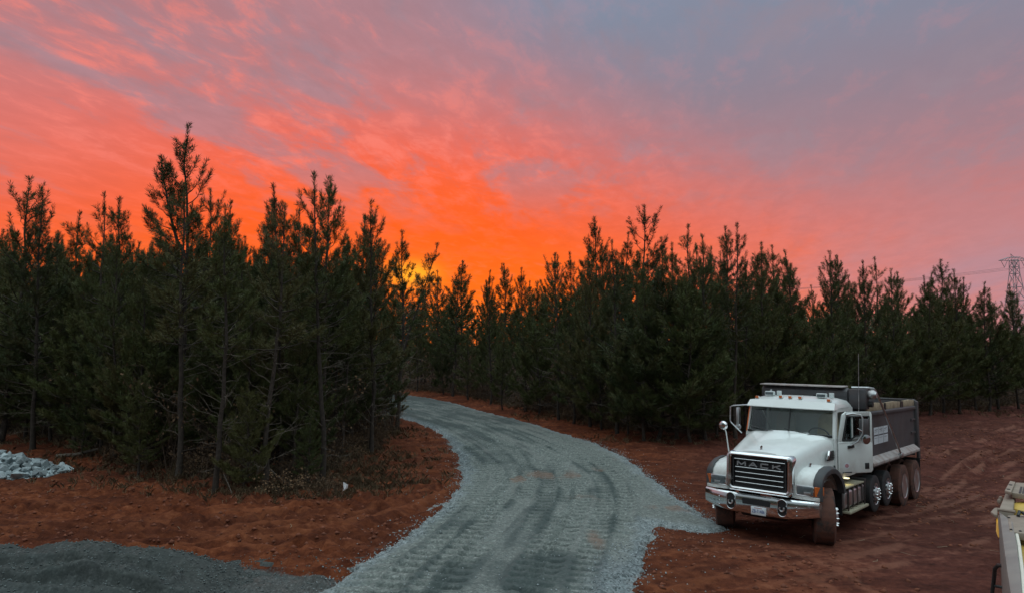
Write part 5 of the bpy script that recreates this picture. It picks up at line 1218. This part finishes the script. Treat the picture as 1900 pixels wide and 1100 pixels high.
for (p0, p1, z0, z1, lab) in [((492, 880), (545, 902), .25, .03, 'dead branch slanting down the bank right of the slender trunk'), ((415, 890), (430, 912), .30, .02, 'short pale stick leaning on the bank beside the slender trunk')]:
    a0 = gp(*p0, .2); a1 = gp(*p1, .1); log('fallen_branch', [(a0[0], a0[1], z0), ((a0[0] + a1[0]) / 2, (a0[1] + a1[1]) / 2, (z0 + z1) / 2 + .04), (a1[0], a1[1], z1)], [.02, .016, .010], lab, 'branch')
# ---- survey flags
def flag(px, py, h, lean, lab):
    x, y = gp(px, py); z = ground_at(x, y); o = empty('marker_flag', (x, y, z)); tag(o, lab, 'flag')
    top = Vector((lean, 0, h)); MB().tube([(0, 0, -.05), top * .5, top], .004, 6).build('wire', M_alu, o)
    mb = MB(); secs = []
    for t, dx_ in ((0, 0), (.33, .018), (.66, -.012), (1, .02)):
        secs.append([(top.x + .16 * t * .8, dx_ - .01, h - .005 - .07 * t), (top.x + .16 * t * .8 - .02 * t, dx_, h - .10 - .07 * t), (top.x - .03 * t + .02, dx_ + .01, h - .20 - .05 * t)])
    for s_ in secs: s_[0] = (s_[0][0], s_[0][1], s_[0][2])
    mb.loft(secs); mb.loft([[(p[0], p[1] + .002, p[2]) for p in s_] for s_ in secs])
    mb.build('flag_cloth', pmat('white_flag', (.90, .92, .96), .6, var=.05), o)
flag(635, 926, .44, .02, 'white marker flag on a wire stuck in the red bank')
flag(806, 806, .26, .06, 'small white marker flag tilted at the inner edge of the road')
# ================================================================== power line far away
M_galv = pmat('galvanised_steel', (.34, .32, .34), .6, .4, var=.15)
PY_ = 300.0; pb = at(1889, 640, PY_); pz0 = 0.0
pyl = empty('power_pylon', (pb.x, PY_, pz0)); tag(pyl, 'steel lattice power pylon above the trees at the right edge', 'pylon')
ztop = at(1885, 474, PY_).z; zarm = at(1885, 483, PY_).z; zwaist = at(1885, 508, PY_).z
def strut(mb, a, b, r=.13): mb.tube([a, b], r, 4, False)
def wd(z): return np.interp(z, [0, zwaist, zarm, ztop], [5.0, 1.35, 1.2, .15])
mb = MB()
for sx_ in (-1, 1):
    for sy_ in (-1, 1): mb.tube([(sx_ * wd(z), sy_ * wd(z), z) for z in (0, zwaist * .5, zwaist, zarm)], .16, 4, False)
mb.build('tower_legs', M_galv, pyl)['kind'] = 'stuff'
mb = MB(); lv = list(np.linspace(0, zwaist, 7)) + [zwaist + (zarm - zwaist) * .5, zarm]
for z0, z1 in zip(lv[:-1], lv[1:]):
    for (p, q) in (((-1, -1), (1, -1)), ((1, -1), (1, 1)), ((1, 1), (-1, 1)), ((-1, 1), (-1, -1))):
        a0, a1 = wd(z0), wd(z1); strut(mb, (p[0] * a0, p[1] * a0, z0), (q[0] * a1, q[1] * a1, z1), .09); strut(mb, (q[0] * a0, q[1] * a0, z0), (p[0] * a1, p[1] * a1, z1), .09); strut(mb, (p[0] * a1, p[1] * a1, z1), (q[0] * a1, q[1] * a1, z1), .09)
mb.build('lattice_bracing', M_galv, pyl)['kind'] = 'stuff'
mb = MB(); hw = 6.6
for sy_ in (-1, 1):
    mb.tube([(-hw, 0, zarm - .2), (-2, sy_ * 1.0, zarm + 1.25), (2, sy_ * 1.0, zarm + 1.25), (hw, 0, zarm - .2)], .12, 4, False); strut(mb, (-hw, 0, zarm - .2), (hw, 0, zarm - .2), .12)
    for x_ in np.arange(-5.2, 5.3, 1.3): strut(mb, (x_, 0, zarm - .2), (x_ + .65, sy_ * .6, zarm - .2 + 1.45 * min(1, (hw - abs(x_ + .65)) / 4.6)), .07)
mb.build('crossarm', M_galv, pyl)['kind'] = 'stuff'
mb = MB(); strut(mb, (-.9, 0, zarm + 1.2), (-1.3, 0, ztop + .6), .11); strut(mb, (.3, 0, zarm + 1.2), (-1.3, 0, ztop + .6), .11); mb.build('peak', M_galv, pyl)
ends = []
for xc in (-4.2, 0.2, 4.6):
    for s_ in (-1, 1): MB().tube([(xc + s_ * 1.35, 0, zarm - .3), (xc, 0, zarm - 3.2)], .11, 5).build('insulator', M_galv, pyl)
    ends.append(Vector((pb.x + xc, PY_, zarm - 3.3)))
M_wire = pmat('conductor', (.10, .10, .11), .6, var=.1)
for k, (e, lab) in enumerate(zip(ends, ('lowest left conductor running from the pylon behind the trees', 'middle conductor running from the pylon behind the trees', 'outer conductor running from the pylon out of the picture'))):
    far = Vector((e.x - 190, e.y + 90, e.z - 1.5)); pts = []
    for t in np.linspace(0, 1, 26):
        p = e.lerp(far, t); p.z -= 26 * t * (1 - t) * .85; pts.append(p)
    tag(MB().tube(pts, .045, 4).build('power_cable', M_wire), lab, 'power line', 'cables of the power line')
# ================================================================== machine in the right foreground
M_mgrey = pmat('machine_grey', (.22, .215, .20), .42, var=.10, vscale=3, dirt=(.34, .29, .26), dscale=5, damt=.5, dlo=.4, dhi=.7)
M_mdust = pmat('dusty_panel', (.29, .235, .19), .75, var=.14, vscale=8)
M_yel = pmat('machine_yellow', (.66, .44, .10), .4, var=.12, dirt=(.4, .3, .2), damt=.3)
M_dkb = pmat('machine_dark', (.030, .033, .033), .5, var=.3)
ZT = 2.42
def mp(px, py, z=ZT):   # point of the hood top seen at a pixel
    x, y = gp(px, py, z); return Vector((x, y, z))
mach = empty('construction_machine', (mp(1900, 1050).x + .9, mp(1900, 1000).y, 0.0)); tag(mach, 'grey and yellow construction machine hood cut off at the lower right corner', 'machine')
mo = Vector(mach.location)
def rel(p): return tuple(Vector(p) - mo)
# hood side edge, curved in plan: outer line and inner line
outer = [mp(*p) for p in [(1884, 1200), (1876, 1110), (1868, 1060), (1861, 1010), (1856, 970), (1853, 946)]]
inner_ = [mp(*p) for p in [(1912, 1200), (1900, 1110), (1896, 1060), (1890, 1010), (1886, 990), (1884, 975)]]
secs = []
for o_, i_ in zip(outer, inner_):
    d_ = (i_ - o_); secs.append([rel(o_ + Vector((.0, 0, -1.25))), rel(o_ + Vector((-.01, 0, -.06))), rel(o_ + d_ * .06 + Vector((0, 0, -.01))), rel(o_ + d_ * .3), rel(o_ + d_ * .85 + Vector((0, 0, .012))), rel(i_ + Vector((0, 0, -.02))), rel(i_ + Vector((.02, 0, -.30)))])
MB().loft(secs).build('hood_rail', M_mgrey, mach)
ch = [p + Vector((.004, 0, -.005)) for p in inner_]; MB().tube([rel(p) for p in ch[:-1]], .012, 8).build('highlight_edge', pmat('painted_highlight', (.80, .80, .70), .35, var=.05), mach)  # tube along the hood edge, its bright highlight put into the pale colour
# inner panel (dusty) and the deck beyond
q = [mp(1869, 955, ZT + .01), mp(1873, 985, ZT + .01), mp(1930, 992, ZT + .01), mp(1930, 953, ZT + .01)]
MB().prism([rel(p) for p in q], (0, 0, -.06)).build('top_panel', M_mdust, mach, bevel=.008)
q = [mp(1884, 992, ZT - .10), mp(1905, 1130, ZT - .10), mp(2050, 1130, ZT - .10), mp(2000, 992, ZT - .10)]
MB().prism([rel(p) for p in q], (0, 0, -.5)).build('engine_cover', M_mgrey, mach, bevel=.03)
q = [mp(1853, 944), mp(1880, 944), mp(1884, 912, ZT + .03), mp(1866, 912, ZT + .03)]
MB().prism([rel(p) for p in q], (0, 0, -.22)).build('corner_block', M_mdust, mach, bevel=.01)
MB().tube([rel(mp(1852, 944, ZT + .03)), rel(mp(1884, 949, ZT + .03))], .014, 8).build('cross_tube', M_mdust, mach)
q = [mp(1864, 909, ZT + .10), mp(1876, 912, ZT + .10), mp(1884, 893, ZT + .10), mp(1874, 891, ZT + .10)]
br = MB().prism([rel(p) for p in q], (0, 0, -.03)).build('corner_bracket', M_mdust, mach, bevel=.004)
for (px, py) in ((1875, 899), (1871, 907)): 
    p = mp(px, py, ZT + .10); MB().lathe([(.016, 0), (.016, .006), (0, .007)], rel(p), 2, 10).build('bolt_hole', M_dkb, br)
q = [mp(1877, 913, ZT + .08), mp(1930, 920, ZT + .08), mp(1930, 897, ZT + .08), mp(1885, 894, ZT + .08)]
gp_ = MB().prism([rel(p) for p in q], (0, 0, -.05)).build('vent_plate', M_mdust, mach, bevel=.004)
for j in range(6):
    x_ = 1890 + j * 6; q = [mp(x_, 913.5 + j * .4, ZT + .084), mp(x_ + 4.2, 914 + j * .4, ZT + .084), mp(x_ + 7.2, 902 + j * .3, ZT + .084), mp(x_ + 3.4, 901.6 + j * .3, ZT + .084)]
    MB().prism([rel(p) for p in q], (0, 0, -.004)).build('vent_slot', M_dkb, gp_)
tk = mp(1900, 942, ZT - .04); MB().lathe([(.23, -.35), (.23, -.05), (.21, .0), (.14, .03), (0, .04)], rel(tk + Vector((.10, .0, .0))), 2, 24).build('yellow_cover', M_yel, mach)
la = mp(1851, 958, ZT - .12)
lamp = MB().loft([[rel(mp(1849, 958, ZT - .08)), rel(mp(1855, 959, ZT - .08)), rel(mp(1857, 962, ZT - .10)), rel(mp(1850, 962, ZT - .10))], [rel(mp(1848, 985, ZT - .16)), rel(mp(1859, 985, ZT - .16)), rel(mp(1860, 988, ZT - .2)), rel(mp(1849, 988, ZT - .2))], [rel(mp(1852, 996, ZT - .18)), rel(mp(1859, 997, ZT - .18)), rel(mp(1860, 999, ZT - .22)), rel(mp(1853, 999, ZT - .22))]], close=True, cap=True).build('amber_side_lamp', pmat('side_lamp_amber', (.75, .36, .03), .2, var=.15), mach)
MB().prism([rel(mp(1838, 948, ZT - .05)), rel(mp(1845, 941, ZT - .05)), rel(mp(1851, 940, ZT - .05)), rel(mp(1851, 954, ZT - .05)), rel(mp(1845, 953, ZT - .05))], (0, 0, -.03)).build('mirror_bracket', M_mdust, mach, bevel=.006)
for (px, py) in ((1854, 931), (1857, 926)): MB().lathe([(.014, -.01), (.02, .01), (.012, .03), (0, .034)], rel(mp(px, py, ZT - .02)), 2, 10).build('bolt_head', M_mdust, mach)
g = [mp(1862, 1049, ZT - .35), mp(1852, 1048, ZT - .36), mp(1846, 1054, ZT - .40), mp(1844, 1075, ZT - .55), mp(1839, 1115, ZT - .75), mp(1836, 1140, ZT - .8)]
MB().tube([rel(p) for p in g], .016, 8).build('grab_rail', M_dkb, mach)
MB().tube([rel(mp(1845, 1086, ZT - .6)), rel(mp(1860, 1089, ZT - .6))], .012, 8).build('rail_foot', M_dkb, mach)
hs_ = [mp(1889, 956, ZT + .02), mp(1892, 948, ZT + .05), mp(1897, 950, ZT + .04), mp(1910, 958, ZT + .03)]
MB().tube([rel(p) for p in hs_], .014, 8).build('hose', M_dkb, mach)
for (px, py) in ((1872, 960), (1876, 982), (1893, 985), (1890, 958)): MB().lathe([(.010, 0), (.010, .008), (0, .009)], rel(mp(px, py, ZT + .011)), 2, 8).build('panel_bolt', M_dkb, mach)
MB().prism([rel(mp(1887, 1000, ZT - .095)), rel(mp(1900, 1105, ZT - .095)), rel(mp(1925, 1105, ZT - .095)), rel(mp(1910, 1000, ZT - .095))], (0, 0, -.02)).build('yellow_panel', M_yel, mach, bevel=.006)
# the body and track under the hood
bx0 = min(p.x for p in outer) + .12
q = [outer[-1] + Vector((.10, .05, -.30)), outer[0] + Vector((.10, -1.2, -.30)), outer[0] + Vector((2.2, -1.2, -.30)), outer[-1] + Vector((2.0, .05, -.30))]
MB().prism([rel(p) for p in q], (0, 0, -1.15)).build('body', M_dkb, mach, bevel=.05)
tr_ = MB()
d_ = (outer[-1] - outer[0]).normalized(); s_ = Vector((d_.y, -d_.x, 0)); c0 = (outer[0] + outer[-1]) * .5; c0.z = 0
for k in (.55, 1.9):
    pts = []
    for a in np.linspace(0, 2 * math.pi, 40, endpoint=False):
        cc, ss = math.cos(a), math.sin(a); pts.append(c0 + d_ * (1.3 * (1 if cc > 0 else -1) * (abs(cc) ** .5)) + s_ * (k - .25) + Vector((0, 0, .50 + .48 * ss)))
    MB().prism([rel(p) for p in pts], tuple(s_ * .5)).build('track', M_dkb, mach, bevel=.02)

# ================================================================== wood on the side behind the viewpoint
rng = np.random.default_rng(61); n_ = 40000; a = rng.uniform(math.radians(100), math.radians(260), n_); r = rng.uniform(48, 66, n_)
z = 9.5 * (.7 + .4 * vn(a * 40, a * 0, 4)) * rng.random(n_) ** .8
c = np.stack([np.sin(a) * r, np.cos(a) * r, z], 1); d = norm(rng.normal(size=(n_, 3)) + [0, 0, .5]); s_ = norm(np.cross(d, rng.normal(size=(n_, 3)))); l = rng.uniform(.5, 1.2, n_)[:, None]; w = rng.uniform(.1, .3, n_)[:, None]
V = np.stack([c, c + d * l * .5 + s_ * w, c + d * l, c + d * l * .5 - s_ * w], 1).reshape(-1, 3)
tag(link('rear_wood', fast_mesh('rear_wood', V, np.arange(len(V)).reshape(-1, 4), 4), M_needle), 'wood on the far side of the clearing behind the viewpoint', 'wood', kind='stuff')
